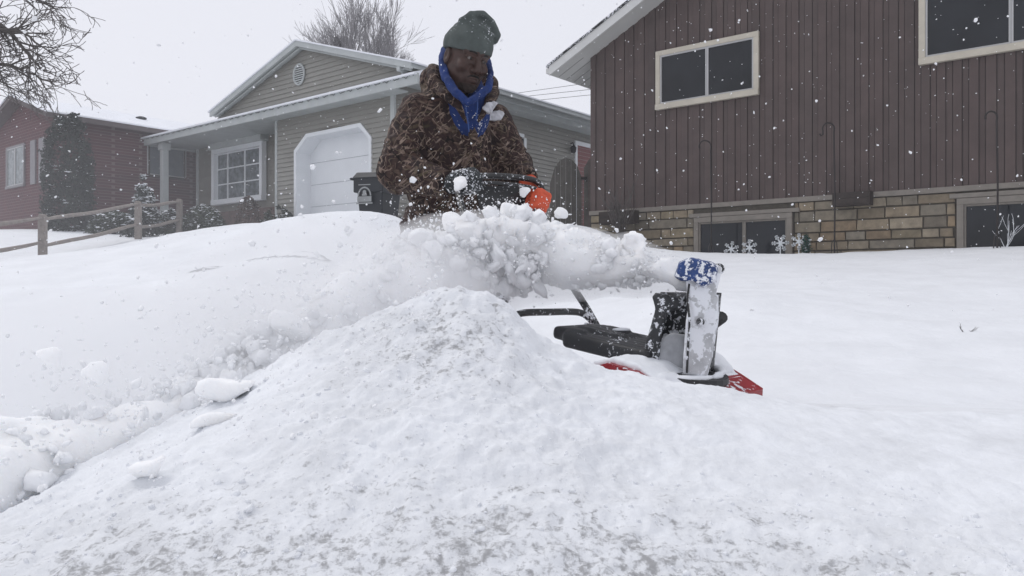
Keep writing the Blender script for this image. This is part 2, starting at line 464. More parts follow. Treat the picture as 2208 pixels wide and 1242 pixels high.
M_white = plain('white_paint', (.74, .76, .78), .45, .03, 2)
M_roofsnow = snow_mat('roof_snow', scale=12, bmp=.4, col=(.82, .84, .88))
M_dark = plain('dark_void', (.02, .02, .022), .9)
M_door_red = plain('red_door', (.16, .03, .03), .5)
M_wood_dk = plain('dark_wood', (.035, .026, .022), .8, .3, 12)

def window(parent, fr, s0, s1, z0, z1, fm, mull=(.5,), fw=.09, d0=0, dep=.06, glass=None, sash=None, mw=.045, muntin=0, sill=True, label=None):
    """s0 > s1 (s0 is the left edge)"""
    b = MB()
    b.box((s1, d0, z1-fw), (s0, d0+dep, z1), fr=fr); b.box((s1, d0, z0), (s0, d0+dep+(.02 if sill else 0), z0+fw*(1.15 if sill else 1)), fr=fr)
    b.box((s1, d0, z0+fw*1.15), (s1+fw, d0+dep, z1-fw), fr=fr); b.box((s0-fw, d0, z0+fw*1.15), (s0, d0+dep, z1-fw), fr=fr)
    f = b.build('window', fm, parent, bevel=.006)
    if label: f['label'] = label
    recalc(f)
    a, c = s0-fw, s1+fw; zl, zh = z0+fw*1.15, z1-fw
    cuts = [a]+[a+(c-a)*m for m in mull]+[c]
    sm = sash or M_sash
    for k in range(len(cuts)-1):
        L, Rr = cuts[k], cuts[k+1]
        q = MB(); e = .028
        q.box((Rr+.002, d0+.012, zl), (L-.002, d0+.040, zl+e), fr=fr); q.box((Rr+.002, d0+.012, zh-e), (L-.002, d0+.040, zh), fr=fr)
        q.box((Rr+.002, d0+.012, zl+e), (Rr+.002+e*.9, d0+.040, zh-e), fr=fr); q.box((L-.002-e*.9, d0+.012, zl+e), (L-.002, d0+.040, zh-e), fr=fr)
        for mnt in range(muntin):
            zz = zl+(zh-zl)*(mnt+1)/(muntin+1)
            q.box((Rr+e, d0+.018, zz-.018), (L-e, d0+.036, zz+.018), fr=fr)
        sx = q.build('sash', sm, f); recalc(sx)
        g = MB(); g.box((Rr+.01, d0+.006, zl+.005), (L-.01, d0+.020, zh-.005), fr=fr)
        pn = g.build('pane', glass or M_glass, f); recalc(pn)
    return f

# ------------------------------------------------------------------ brown house (right)
bh = root('brown_house', fB(0, 0, .4), label='brown house with vertical board siding over tan ledge stone, black roof edge', cat='house')
ztop = lambda s: 4.231-.478*s if s > -6 else 4.231+.478*6+.478*(s+6)
b = MB(); s = 0.0; k = 0; rr = random.Random(3)
while s > -12:
    wd = .115+.02*rr.random() if k % 2 == 0 else .075+.015*rr.random()
    s2 = s-wd; dd = .030 if k % 2 == 0 else .014
    tone = .92+.16*rr.random(); tint = (tone*(1+.05*rr.random()), tone, tone)
    g_ = .010
    for a, c, d in ((s, s2+g_, dd),):
        b.add([fB(c, d, 1.36), fB(a, d, 1.36), fB(a, d, ztop(a)), fB(c, d, ztop(c)),
               fB(c, -.01, 1.36), fB(a, -.01, 1.36), fB(a, -.01, ztop(a)), fB(c, -.01, ztop(c))],
              [(0, 1, 2, 3), (1, 5, 6, 2), (4, 0, 3, 7), (4, 5, 1, 0)], tint)
    s = s2; k += 1
o = b.build('siding', M_brown, bh, cols=True); recalc(o)
b = MB()
prof = [(0, -.3), (-12, -.3), (-12, ztop(-12)), (-6, ztop(-6)), (0, ztop(0))]
b.prism([fB(s, -.0, z) for s, z in prof], np.array(fB(0, -9, 0))-np.array(fB(0, 0, 0)))
o = b.build('wall', M_brown2, bh); recalc(o)
b = MB(); b.box((-12, .0, 1.28), (.02, .055, 1.358), fr=fB); o = b.build('ledge_trim', M_taupe, bh, bevel=.006); recalc(o)
# stones
b = MB(); z = -.1; rr = random.Random(11)
wins = [(-2.10, -3.81, .30, 1.14), (-6.05, -8.2, .30, 1.20)]
pal = [(1, 1, 1), (.88, .9, .94), (1.08, 1.02, .95), (.9, .86, .8), (1.12, 1.1, 1.08), (1.0, .96, .86), (.82, .82, .84), (1.12, .98, .85)]
while z < 1.27:
    h = rr.choice((.08, .10, .12, .14, .17)); z2 = min(z+h, 1.275)
    if 1.275-z2 < .04: z2 = 1.275
    s = -.02-rr.random()*.1
    s0 = -.01
    s = s0
    while s > -12:
        ln = rr.uniform(.14, .8)*rr.choice((.6, 1, 1)); s2 = s-ln
        segs = [(s, s2)]
        for (wa, wb, za, zb) in wins:
            if z2 > za and z < zb:
                n = []
                for (a, c) in segs:
                    if c >= wa or a <= wb: n.append((a, c)); continue
                    if a > wa: n.append((a, wa))
                    if c < wb: n.append((wb, c))
                segs = n
        for a, c in segs:
            if a-c < .03: continue
            e = .007; dz = rr.uniform(.0, .006); dd = rr.uniform(.028, .05); j = lambda q=.006: rr.uniform(-q, q)
            p = pal[rr.randrange(len(pal))]; q = rr.uniform(.75, 1.15); cc = tuple(x*q for x in p)
            a2, c2 = a-e, c+e; zl, zh = z+e*.8, z2-e*.8
            b.hexa([fB(c2, 0, zl), fB(a2, 0, zl), fB(a2+j(), dd, zl+.008+dz), fB(c2+j(), dd, zl+.008),
                    fB(c2, 0, zh), fB(a2, 0, zh), fB(a2-.006+j(.004), dd, zh-.008), fB(c2+.006, dd, zh-.006-dz)], cc)
        s = s2
    z = z2
o = b.build('stone_facing', M_stone, bh, cols=True); recalc(o)
b = MB(); b.box((-12, -.02, -.3), (0, .012, 1.278), fr=fB); o = b.build('stone_backing', M_mortar, bh); recalc(o)
window(bh, fB, -1.39, -3.25, 3.05, 4.08, M_cream, (.52,), fw=.085, d0=.030, dep=.055, label='small upper window in a cream frame nearer the house corner')
window(bh, fB, -5.59, -7.75, 3.11, 4.30, M_cream, (.52,), fw=.085, d0=.030, dep=.055, label='upper window cut by the top of the photo')
window(bh, fB, -2.12, -3.79, .25, 1.12, M_taupe, (.53,), fw=.085, d0=.02, dep=.07, sash=M_taupe, glass=M_glass, label='basement window behind the snowflake stakes')
window(bh, fB, -6.07, -8.1, .20, 1.18, M_taupe, (.52,), fw=.085, d0=.02, dep=.07, sash=M_taupe, label='basement window at the right edge of the photo')
for lo_, hi_ in (((-3.9, .02, 1.125), (-2.03, .085, 1.19)), ((-8.2, .02, 1.185), (-5.98, .085, 1.25))):
    b = MB(); b.box(lo_, hi_, fr=fB); o = b.build('window_lintel', M_taupe, bh, bevel=.008); recalc(o)
# roof: slab, shingles, fascia, gutter
sl = .478; eave = .62
def slope_slab(z_off, th, d0, d1, e0, e1):
    P_ = []
    for s in (e0, -6.0): P_.append((s, 4.231-sl*s+z_off))
    for s in (-6.0, e0): P_.append((s, 4.231-sl*s+z_off+th))
    m = MB(); m.prism([fB(s, d0, z) for s, z in P_], np.array(fB(0, d1, 0))-np.array(fB(0, d0, 0)))
    P2 = [(-12-s, z) for s, z in P_]
    m.prism([fB(s, d0, z) for s, z in P2], np.array(fB(0, d1, 0))-np.array(fB(0, d0, 0)))
    return m
o = slope_slab(0, .15, .46, -9.4, eave, 0).build('roof', M_soffit, bh); recalc(o); roofB = o
o = slope_slab(.152, .035, .53, -9.4, eave+.05, 0).build('shingles', M_shing, roofB); recalc(o)
o = slope_slab(-.02, .17, .50, .462, eave, 0).build('fascia', M_fasc, roofB); recalc(o)
b = MB(); ze = 4.231-sl*eave
b.box((eave+.002, -9.4, ze+.03), (eave+.11, .46, ze+.14), fr=fB); o = b.build('gutter', M_fasc, roofB, bevel=.02); recalc(o)
# soffit panel grooves
b = MB()
for i in range(40):
    d = .46-.25*i
    b.box((0.04, d-.01, ze-.0), (eave-.02, d, ze+.02), fr=lambda s, d, z: fB(s, d, 4.231-sl*s-.006+(z-ze)*.2))
o = b.build('soffit_groove', plain('groove', (.2, .2, .2), .8), roofB); recalc(o)
# dark boxes on the wall
for nm, (a, c, zl, zh), lb in (('wall_box', (-.32, -1.05, 1.08, 1.31), 'dark brown wooden planter box under the siding near the house corner'), ('wall_box', (-4.45, -4.98, 1.16, 1.36), 'dark brown wooden box under the siding beside the middle garden hook')):
    t = root('planter_box', fB((a+c)/2, .1, zl), label=lb, cat='planter box', group='dark boxes fixed to the stone wall')
    m = MB(); m.box((c, .06, zl), (a, .24, zl+.02), fr=fB)
    for i in range(2):
        m.box((c, .225, zl+.022+i*(zh-zl-.02)/2), (a, .245, zl+.018+(i+1)*(zh-zl-.02)/2), fr=fB)
    m.box((c, .06, zl+.02), (c+.02, .224, zh), fr=fB); m.box((a-.02, .06, zl+.02), (a, .224, zh), fr=fB)
    m.box((c+.02, .06, zl+.02), (a-.02, .08, zh), fr=fB)
    o = m.build('box_board', M_wood_dk, t); recalc(o)
    m = MB(); m.box((c+.02, .08, zh-.08), (a-.02, .224, zh-.03), fr=fB); o = m.build('soil', M_dark, t); recalc(o)

# ------------------------------------------------------------------ grey house (centre)
gh = root('grey_house', fG(0, 0, 1.4), label='greige lap sided house with a gable, porch and white garage door', cat='house')
def laps(fr, zlo, zhi, rng_fn, pitch=.115, d0=0.0, lip=.032):
    b = MB(); z = zlo
    while z < zhi-.01:
        z2 = min(z+pitch, zhi)
        ra = rng_fn(z+.001); rb = rng_fn(z2-.001)
        for (a, c), (a2, c2) in zip(ra, rb):
            b.add([fr(a, d0+lip, z), fr(c, d0+lip, z), fr(c2, d0+.003, z2), fr(a2, d0+.003, z2), fr(a, d0, z), fr(c, d0, z)], [(0, 1, 2, 3), (4, 5, 1, 0)])
        z = z2
    return b
def garage_hole(z):
    if z < 3.34: return (.72, 3.62)
    if z < 3.70: t = (z-3.34)/.36; return (.72+.37*t, 3.62-.49*t)
    return None
def rg(z):
    h = garage_hole(z)
    return [(0.02, h[0]), (h[1], 4.39)] if h else [(0.02, 2.2), (2.2, 4.39)]
o = laps(fG, .9, 4.22, rg).build('siding', M_gsid, gh)
o = laps(fGs, .9, 4.5, lambda z: [(0, 12)]).build('siding', M_gsid, gh)
o = laps(fG, 4.46, 5.74, lambda z: [(3.05-(5.80-z)/.308+.0, 3.05+(5.80-z)/.308)], d0=.10).build('gable_siding', M_gsid, gh)
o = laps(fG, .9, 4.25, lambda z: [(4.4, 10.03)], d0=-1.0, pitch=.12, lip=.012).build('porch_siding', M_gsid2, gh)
# core volumes
b = MB()
b.box((.0, -.45, .6), (4.41, -9.5, 4.3), fr=fG)
b.box((4.41, -1.03, .6), (10.03, -9.5, 4.28), fr=fG)
b.box((.0, -.001, .6), (.70, -.46, 4.3), fr=fG); b.box((3.64, -.001, .6), (4.41, -1.02, 4.3), fr=fG); b.box((.72, -.001, 3.73), (3.62, -.44, 4.3), fr=fG)
o = b.build('wall', M_gsid2, gh); recalc(o)
# corner boards
for lo_, hi_ in (((-.03, -.03, .8), (.09, .035, 4.3)), ((4.36, -.05, .8), (4.45, .035, 4.2)), ((9.97, -1.05, .8), (10.08, -.96, 4.2))):
    b = MB(); b.box(lo_, hi_, fr=fG); o = b.build('corner_board', M_gtrim, gh); recalc(o)
# garage surround and door
O_ = [(3.62, .8), (3.62, 3.34), (3.13, 3.70), (1.09, 3.71), (.72, 3.35), (.72, .8)]
I_ = [(3.53, .8), (3.53, 3.28), (3.09, 3.61), (1.13, 3.62), (.80, 3.31), (.80, .8)]
V = []; Fc = []
for s, z in O_: V.append(fG(s, .05, z))
for s, z in I_: V.append(fG(s, .05, z))
for s, z in I_: V.append(fG(s, -.42, z))
for s, z in O_: V.append(fG(s, -.0, z))
for i in range(5):
    Fc += [(i, i+1, 6+i+1, 6+i), (6+i, 6+i+1, 12+i+1, 12+i), (18+i, 18+i+1, i+1, i)]
o = mk('garage_surround', V, Fc, M_white, gh); recalc(o)
b = MB(); b.prism([fG(s, -.40, z) for s, z in I_], np.array(fG(0, -.44, 0))-np.array(fG(0, -.40, 0)))
gd = b.build('garage_door', M_white, gh); recalc(gd)
b = MB()
for zz in (1.95, 2.5, 3.05): b.box((.84, -.398, zz-.006), (3.50, -.392, zz+.006), fr=fG)
o = b.build('panel_joint', plain('joint_grey', (.42, .44, .46), .6), gd); recalc(o)
# eave fascia, soffit and pent roof
b = MB(); b.box((-1.30, .50, 4.14), (10.35, .55, 4.36), fr=fG); b.box((10.31, -5, 4.14), (10.35, .50, 4.36), fr=fG)
ef = b.build('eave_fascia', M_gtrim, gh); recalc(ef)
b = MB(); b.box((-.45, -.0, 4.19), (4.3, .50, 4.215), fr=fG); b.box((4.3, -1.0, 4.19), (10.31, .50, 4.215), fr=fG)
o = b.build('soffit', M_gtrim, gh); recalc(o)
b = MB(); b.prism([fG(-1.28, .62, 4.33), fG(-1.28, .62, 4.375), fG(-1.28, .12, 4.54), fG(-1.28, .12, 4.33)], np.array(fG(10.40, 0, 0))-np.array(fG(-1.28, 0, 0)))
o = b.build('pent_roof', M_roofsnow, gh); recalc(o)
b = MB(); b.prism([fG(6.5, .1, 4.36), fG(6.5, .1, 4.50), fG(6.5, -6, 4.56), fG(6.5, -6, 4.3)], np.array(fG(10.40, 0, 0))-np.array(fG(6.5, 0, 0)))
o = b.build('porch_roof', M_roofsnow, gh); recalc(o)
pts = []
for i in range(900):
    s = -1.2+11.5*i/900
    pts.append(fG(s, .565, 4.325+.022*math.sin(s*21)+.012*math.sin(s*53)))
b = MB(); b.tube(pts, .007, 4); o = b.build('string_lights', plain('wire_dark', (.05, .06, .06), .6), ef)
# gable roof
def gslab(zo, th, d0, d1, e0, e1):
    sl_ = .308; rz = 5.80
    P_ = [(e0, rz-sl_*(3.05-e0)+zo), (3.05, rz+zo), (e1, rz-sl_*(e1-3.05)+zo), (e1, rz-sl_*(e1-3.05)+zo+th), (3.05, rz+zo+th), (e0, rz-sl_*(3.05-e0)+zo+th)]
    m = MB(); e = np.array(fG(0, d1, 0))-np.array(fG(0, d0, 0))
    for idx in ((0, 1, 4, 5), (1, 2, 3, 4)):
        m.prism([fG(P_[k][0], d0, P_[k][1]) for k in idx], e)
    return m
o = gslab(0, .10, .34, -9.6, -.95, 6.95).build('gable_roof', M_gtrim, gh); recalc(o); gr = o
o = gslab(-.03, .135, .40, .345, -.95, 6.95).build('rake_board', M_gtrim, gr); recalc(o)
o = gslab(-.03-.045, .045, .30, .26, -.85, 6.85).build('rake_moulding', M_gtrim, gr); recalc(o)
o = gslab(.102, .035, .43, -9.6, -1.0, 7.0).build('roof_snow', M_roofsnow, gr); recalc(o)
# side gutter
b = MB(); b.box((-.2, .44, 4.44), (12, .50, 4.64), fr=fGs); o = b.build('side_fascia', M_gtrim, gh); recalc(o)
b = MB(); b.box((-.4, .50, 4.55), (12, .60, 4.66), fr=fGs); o = b.build('gutter', M_gtrim, gh, bevel=.02); recalc(o)
b = MB(); b.box((-.2, .0, 4.45), (12, .44, 4.47), fr=fGs); o = b.build('side_soffit', M_gtrim, gh); recalc(o)
# round gable vent
vp = MB(); c0 = fG(3.27, .12, 5.17)
rt = [c0+np.array([*(U*.21*math.cos(a)), .25*math.sin(a)]) for a in np.linspace(0, 2*math.pi, 33)]
vp.tube([p+np.array([*(NN*.03), 0]) for p in rt], .028, 6, cap=False); o = vp.build('vent_ring', M_gtrim, gh, smooth=True)
vp2 = MB()
for k in range(8):
    z = -.19+.38*k/7; hw = .19*math.sqrt(max(0, 1-(z/.23)**2))
    vp2.box((3.27-hw, .125, 5.17+z-.012), (3.27+hw, .155, 5.17+z+.014), fr=fG)
q = vp2.build('louvre', M_gtrim, o); recalc(q)
vp3 = MB(); vp3.prism([fG(3.27+.19*math.cos(a), .124, 5.17+.23*math.sin(a)) for a in np.linspace(0, 2*math.pi, 24)[:-1]], (NN[0]*.004, NN[1]*.004, 0)); q = vp3.build('vent_back', M_dark, o); recalc(q)
# porch post, bay window
b = MB(); b.box((9.50, .22, 1.2), (9.68, .40, 4.16), fr=fG); b.box((9.46, .18, 3.95), (9.72, .44, 4.15), fr=fG); o = b.build('porch_post', M_gtrim, gh, bevel=.01); recalc(o)
M_curt = plain('curtain_glass', (.15, .17, .18), .15, .55, 7)
window(gh, fG, 8.93, 6.30, 2.36, 4.02, M_white, (.24, .62), fw=.13, d0=-.96, dep=.16, glass=M_curt, sash=M_white, muntin=2, label='white bay window with three muntined lights')
b = MB(); b.box((6.24, -.99, 4.02), (8.98, -.72, 4.19), fr=fG); o = b.build('window_header', M_gtrim, gh); recalc(o)
b = MB(); b.box((4.42, -.99, .8), (10.0, -.93, 2.15), fr=fG); o = b.build('brick_apron', plain('apron_brick', (.13, .085, .075), .85, .3, 8), gh); recalc(o)
# side wall fittings
window(gh, fGs, 4.06, 4.62, 3.0, 4.0, M_white, (), fw=.09, d0=.02, dep=.05, sill=False, label='narrow white side window')
b = MB(); b.box((7.05, .0, 1.6), (7.15, .06, 4.18), fr=fGs); b.box((7.15, .0, 4.06), (8.15, .06, 4.18), fr=fGs); b.box((8.15, 0, 1.6), (8.25, .06, 4.18), fr=fGs)
sdr = b.build('door_frame', M_white, gh); recalc(sdr)
b = MB(); b.box((7.15, .0, 1.6), (8.15, .03, 4.06), fr=fGs); o = b.build('side_door', M_door_red, gh); recalc(o)
b = MB(); p0 = np.array(fGs(6.85, .12, 3.92)); b.lathe(p0-np.array([0, 0, .14]), (0, 0, 1), [(0, .03), (.02, .07), (.16, .09), (.2, .05), (.26, .01)], 12); b.tube([fGs(6.85, 0, 4.05), fGs(6.85, .1, 4.08), p0+np.array([0, 0, .12])], .015, 6)
o = b.build('wall_lamp', M_dark, gh)

# ------------------------------------------------------------------ red house (far left)
def brick_mat():
    m, nt, bs = new_mat('red_brick'); v = coords(nt)
    sep = nt.nodes.new('ShaderNodeSeparateXYZ'); nt.links.new(v, sep.inputs[0])
    ad = N(nt, 'ShaderNodeMath', operation='SUBTRACT'); nt.links.new(sep.outputs[0], ad.inputs[0]); nt.links.new(sep.outputs[1], ad.inputs[1])
    cb = nt.nodes.new('ShaderNodeCombineXYZ'); nt.links.new(ad.outputs[0], cb.inputs[0]); nt.links.new(sep.outputs[2], cb.inputs[1])
    bt = nt.nodes.new('ShaderNodeTexBrick'); nt.links.new(cb.outputs[0], bt.inputs['Vector'])
    bt.inputs['Color1'].default_value = (.10, .026, .030, 1); bt.inputs['Color2'].default_value = (.07, .020, .026, 1); bt.inputs['Mortar'].default_value = (.16, .11, .105, 1)
    bt.inputs['Scale'].default_value = 1; bt.inputs['Brick Width'].default_value = .24; bt.inputs['Row Height'].default_value = .085; bt.inputs['Mortar Size'].default_value = .008
    n = noise(nt, v, 2.5, 5)
    c = mixc(nt, ramp(nt, n, [(.3, 0.0), (.7, .35)]), bt.outputs[0], (.07, .03, .035))
    nt.links.new(c, bs.inputs['Base Color']); bs.inputs['Roughness'].default_value = .9
    return m
M_brick = brick_mat()
rh = root('red_house', fR(0, 0, 1.5), label='low red brick house behind the split rail fence', cat='house')
b = MB(); zr = 5.32; hw = 2.2
prof = [(0, .8), (2*hw, .8), (2*hw, 4.62), (hw, zr), (0, 4.62)]
b.prism([fR(s, 0, z) for s, z in prof], np.array([*(VV*13), 0])); o = b.build('wall', M_brick, rh); recalc(o)
def rslab(zo, th, d0, d1, ov=.4):
    k = (zr-4.62)/hw; m = MB(); e = np.array(fR(0, d1, 0))-np.array(fR(0, d0, 0))
    A = [(-ov, 4.62-k*ov+zo), (hw, zr+zo), (hw, zr+zo+th), (-ov, 4.62-k*ov+zo+th)]
    B2 = [(hw, zr+zo), (2*hw+ov, 4.62-k*ov+zo), (2*hw+ov, 4.62-k*ov+zo+th), (hw, zr+zo+th)]
    for q in (A, B2): m.prism([fR(s, d0, z) for s, z in q], e)
    return m
o = rslab(.0, .14, .35, -13.3).build('roof', plain('red_house_trim', (.10, .08, .08), .7), rh); recalc(o); rr_ = o
o = rslab(.142, .04, .38, -13.3, .42).build('roof_snow', M_roofsnow, rr_); recalc(o)
for t, w_ in ((3.0, .16), (9.0, .2)):
    q = MB(); c0 = np.array([*(np.array(RC)+U*1.2+VV*t), 4.62+.32*1.2+.08]); q.lathe(c0, (0, 0, 1), [(0, w_*.6), (.08, w_*.6), (.1, w_), (.14, w_), (.17, w_*.5)], 10); q.build('roof_vent', M_dark, rr_)
M_dulltrim = plain('dull_trim', (.20, .19, .20), .6)
window(rh, fR, 3.4, 2.0, 2.85, 4.1, M_dulltrim, (.5,), fw=.06, d0=.0, dep=.05, glass=M_curt)
b = MB(); b.box((.55, .0, 2.85), (.95, .04, 4.1), fr=fR); b.box((1.2, .0, 2.85), (1.55, .04, 4.1), fr=fR); o = b.build('shutter', M_dulltrim, rh); recalc(o)
s1_, Y1_, z1_ = wall_hit(322, 310, RC, 0, VV, -U); s2_, Y2_, z2_ = wall_hit(395, 388, RC, 0, VV, -U)
window(rh, fRs, s1_, s2_, z2_, z1_, M_wood_dk, (), fw=.05, d0=.0, dep=.05, glass=plain('dull_pane', (.13, .15, .17), .3, .2, 3), sill=False)

# ------------------------------------------------------------------ split rail fence
M_rail = plain('weathered_rail', (.235, .205, .185), .9, .25, 14, bmp=.4)
fence = root('rail_fence', (-8.4, 14.5, .4), label='weathered wooden split rail fence standing in the snow before the red house', cat='fence')
posts = [(P(92, 500, 14.5)[0], 14.5, 463, 562), (P(298, 500, 17.5)[0], 17.5, 435, 520), (P(387, 500, 19.2)[0], 19.2, 430, 512), (-9.3, 11.4, 0, 0)]  # last one stands outside the frame
pz = []
for k, (x, y, t, bt_) in enumerate(posts):
    if k < 3: top = (612-t)/FPX*y; low = zt1(x, y)-.25
    else: low = zt1(x, y)-.4; top = .72
    b = MB(); q = .065
    b.box((x-q, y-q*.8, low), (x+q, y+q*.8, top-.02)); b.hexa([(x-q, y-q*.8, top-.02), (x+q, y-q*.8, top-.02), (x+q, y+q*.8, top-.02), (x-q, y+q*.8, top-.02), (x-q*.7, y-q*.6, top+.02), (x+q*.6, y-q*.6, top), (x+q*.6, y+q*.6, top+.01), (x-q*.7, y+q*.6, top+.02)])
    o = b.build('post', M_rail, fence, bevel=.01); pz.append((x, y, top))
order = [3, 0, 1, 2]
for a, c in zip(order[:-1], order[1:]):
    A, B_ = pz[a], pz[c]
    for dzA, dzB in ((-.09, -.05), (-.58, -.50)):
        pts = [np.array([A[0]+(B_[0]-A[0])*t, A[1]+(B_[1]-A[1])*t, A[2]+dzA+(B_[2]+dzB-A[2]-dzA)*t-.02*math.sin(t*3.1)+.008*math.sin(t*9+a)]) for t in np.linspace(0, 1, 9)]
        b = MB(); b.tube(pts, [.045, .065, .07, .066, .07, .068, .07, .06, .045], 7, sq=.55)
        b.build('rail', M_rail, fence)

# ------------------------------------------------------------------ foliage and twigs
def leaf_mat(name, c1, c2, snow=0.0):
    m, nt, bs = new_mat(name)
    a = nt.nodes.new('ShaderNodeVertexColor'); a.layer_name = 'Col'
    c = mixc(nt, 1.0, mixc(nt, noise(nt, coords(nt), 6, 3), c1, c2), a.outputs[0], 'MULTIPLY')
    nt.links.new(c, bs.inputs['Base Color']); bs.inputs['Roughness'].default_value = .8
    return m
def leaf_cloud(pts, size, rr, cols=None, asp=.45):
    """small folded leaf pieces at pts"""
    n = len(pts); d1 = rr.normal(size=(n, 3)); d1 /= np.linalg.norm(d1, axis=1)[:, None]
    d2 = rr.normal(size=(n, 3)); d2 -= d1*(d1*d2).sum(1)[:, None]; d2 /= np.linalg.norm(d2, axis=1)[:, None]
    s = (size*rr.uniform(.5, 1.3, n))[:, None]
    V = np.stack([pts-d1*s, pts+d2*s*asp, pts+d1*s, pts-d2*s*asp], 1).reshape(-1, 3)
    F = np.arange(n*4).reshape(n, 4)
    C = np.repeat(cols if cols is not None else np.ones((n, 3)), 4, axis=0)
    return V, F, C
M_ever = leaf_mat('evergreen_leaf', (.012, .020, .014), (.026, .036, .024))
M_hedge = leaf_mat('hedge_leaf', (.03, .042, .025), (.05, .06, .035))
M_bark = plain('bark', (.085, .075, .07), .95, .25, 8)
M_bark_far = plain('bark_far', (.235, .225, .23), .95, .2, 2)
M_clump = snow_mat('clinging_snow', scale=25, bmp=.3)

def shrub(name, label, cat, c, rx, ry, h, n, size, mat, snow=.15, shape='round', group=None, seed=1, twigs=False, whitecap=False):
    rr = np.random.default_rng(seed)
    t = root(name, c, label=label, cat=cat, group=group)
    m = n*3
    zz = rr.uniform(0, 1, m); th = rr.uniform(0, 2*math.pi, m)
    if shape == 'cone': prof = (1-zz)**.75*(1+.12*np.sin(zz*20))+.05
    elif shape == 'column': prof = np.where(zz < .8, 1-.25*(zz-.3)**2*2, (1-zz)*4.2)*.95+.04
    else: prof = np.sqrt(np.clip(1-(zz*1.02)**2.4, 0, 1))
    rad = prof*rr.uniform(.35, 1, m)**.5
    p = np.stack([rad*np.cos(th)*rx, rad*np.sin(th)*ry, zz*h], -1)+np.array(c)
    q = p-np.array(c)
    nz = fbm(p, 3.2/max(rx, .25)*.5, 3)
    keep = nz > -.12-.25*(1-rad/np.maximum(prof, .01))
    p = p[keep][:n]; nzk = nz[keep][:n]
    p += rr.normal(size=p.shape)*size*.6
    tone = np.clip(.75+.9*nzk[:, None]+rr.uniform(-.2, .2, (len(p), 1)), .35, 1.5)*np.ones((1, 3))
    V, F, C = leaf_cloud(p, np.full(len(p), size), rr, tone)
    o = mk('foliage', V, F, mat, t, cols=C)
    # trunk and limbs
    b = MB(); top = h*(.9 if shape != 'round' else .55)
    b.tube([np.array(c)+np.array([0, 0, -.2]), np.array(c)+np.array([.02, 0, top*.5]), np.array(c)+np.array([0, 0, top])], [.05, .035, .012], 6)
    for k in range(10):
        a = rr.uniform(0, 6.28); z0 = rr.uniform(.1, .7)*top
        b.tube([np.array(c)+np.array([0, 0, z0]), np.array(c)+np.array([rx*.6*math.cos(a), ry*.6*math.sin(a), z0+.25*h])], [.015, .005], 5)
    b.build('stem', M_bark, t)
    if snow > 0:
        k = int(n*snow); up = rr.choice(len(p), k, replace=False)
        pu = p[up]+np.array([0, 0, size*.6])
        if whitecap:
            sel = (pu[:, 2]-c[2]) > h*.25; pu = pu[sel]
        d = fbm(pu, 4/max(rx, .3), 2) > -.1; pu = pu[d]
        V, F, C = leaf_cloud(pu, np.full(len(pu), size*1.5), rr, None, .8)
        V2 = V.reshape(-1, 4, 3); V2[:, :, 2] = V2[:, :, 2]*.35+V2[:, :, 2].mean(1, keepdims=True)*.65
        mk('snow_cover', V, F, M_clump, t)
    return t
gz_ = lambda x, y: zt1(x, y)
def at(px, Y, dz=-.03):
    x = (px-1104)/FPX*Y; return (x, Y, zt1(x, Y)+dz)
c = at(146, 20.6); hh = (612-232)/FPX*20.6-c[2]
shrub('evergreen_tree', 'tall dark evergreen tree growing against the corner of the red house', 'tree', c, .62, .62, hh, 9000, .055, M_ever, .035, 'column', seed=3)
c = at(310, 18.6); hh = (612-383)/FPX*18.6-c[2]
shrub('small_conifer', 'small conifer heaped with snow beside the porch post', 'tree', c, .42, .42, hh, 3500, .045, M_ever, .55, 'cone', seed=5, whitecap=True)
c = at(438, 19.6); shrub('clipped_shrub', 'wide dark clipped shrub with a snow dusted top under the bay window', 'shrub', c, .55, .5, (612-446)/FPX*19.6-c[2], 5000, .04, M_hedge, .16, 'round', seed=8, whitecap=True)
c = at(368, 20.4); shrub('clipped_shrub', 'low snow dusted shrub in front of the porch post', 'shrub', c, .40, .4, (612-455)/FPX*20.4-c[2], 2500, .04, M_hedge, .3, 'round', seed=9, whitecap=True)
c = at(245, 19.8); shrub('leafy_shrub', 'snow dusted shrub behind the fence between the evergreen and the small conifer', 'shrub', c, .65, .5, (612-458)/FPX*19.8-c[2], 3500, .045, M_hedge, .25, 'round', seed=10)
c = at(535, 20.2); shrub('brown_shrub', 'small reddish brown leafless shrub under the bay window', 'shrub', c, .36, .36, (612-425)/FPX*20.2-c[2], 1500, .035, leaf_mat('dry_leaf', (.10, .065, .055), (.14, .10, .085)), .06, 'round', seed=12)
c = at(600, 19.3); shrub('brown_shrub', 'low dark shrub at the foot of the garage corner', 'shrub', c, .42, .36, (612-447)/FPX*19.3-c[2], 1800, .035, M_hedge, .15, 'round', seed=13)

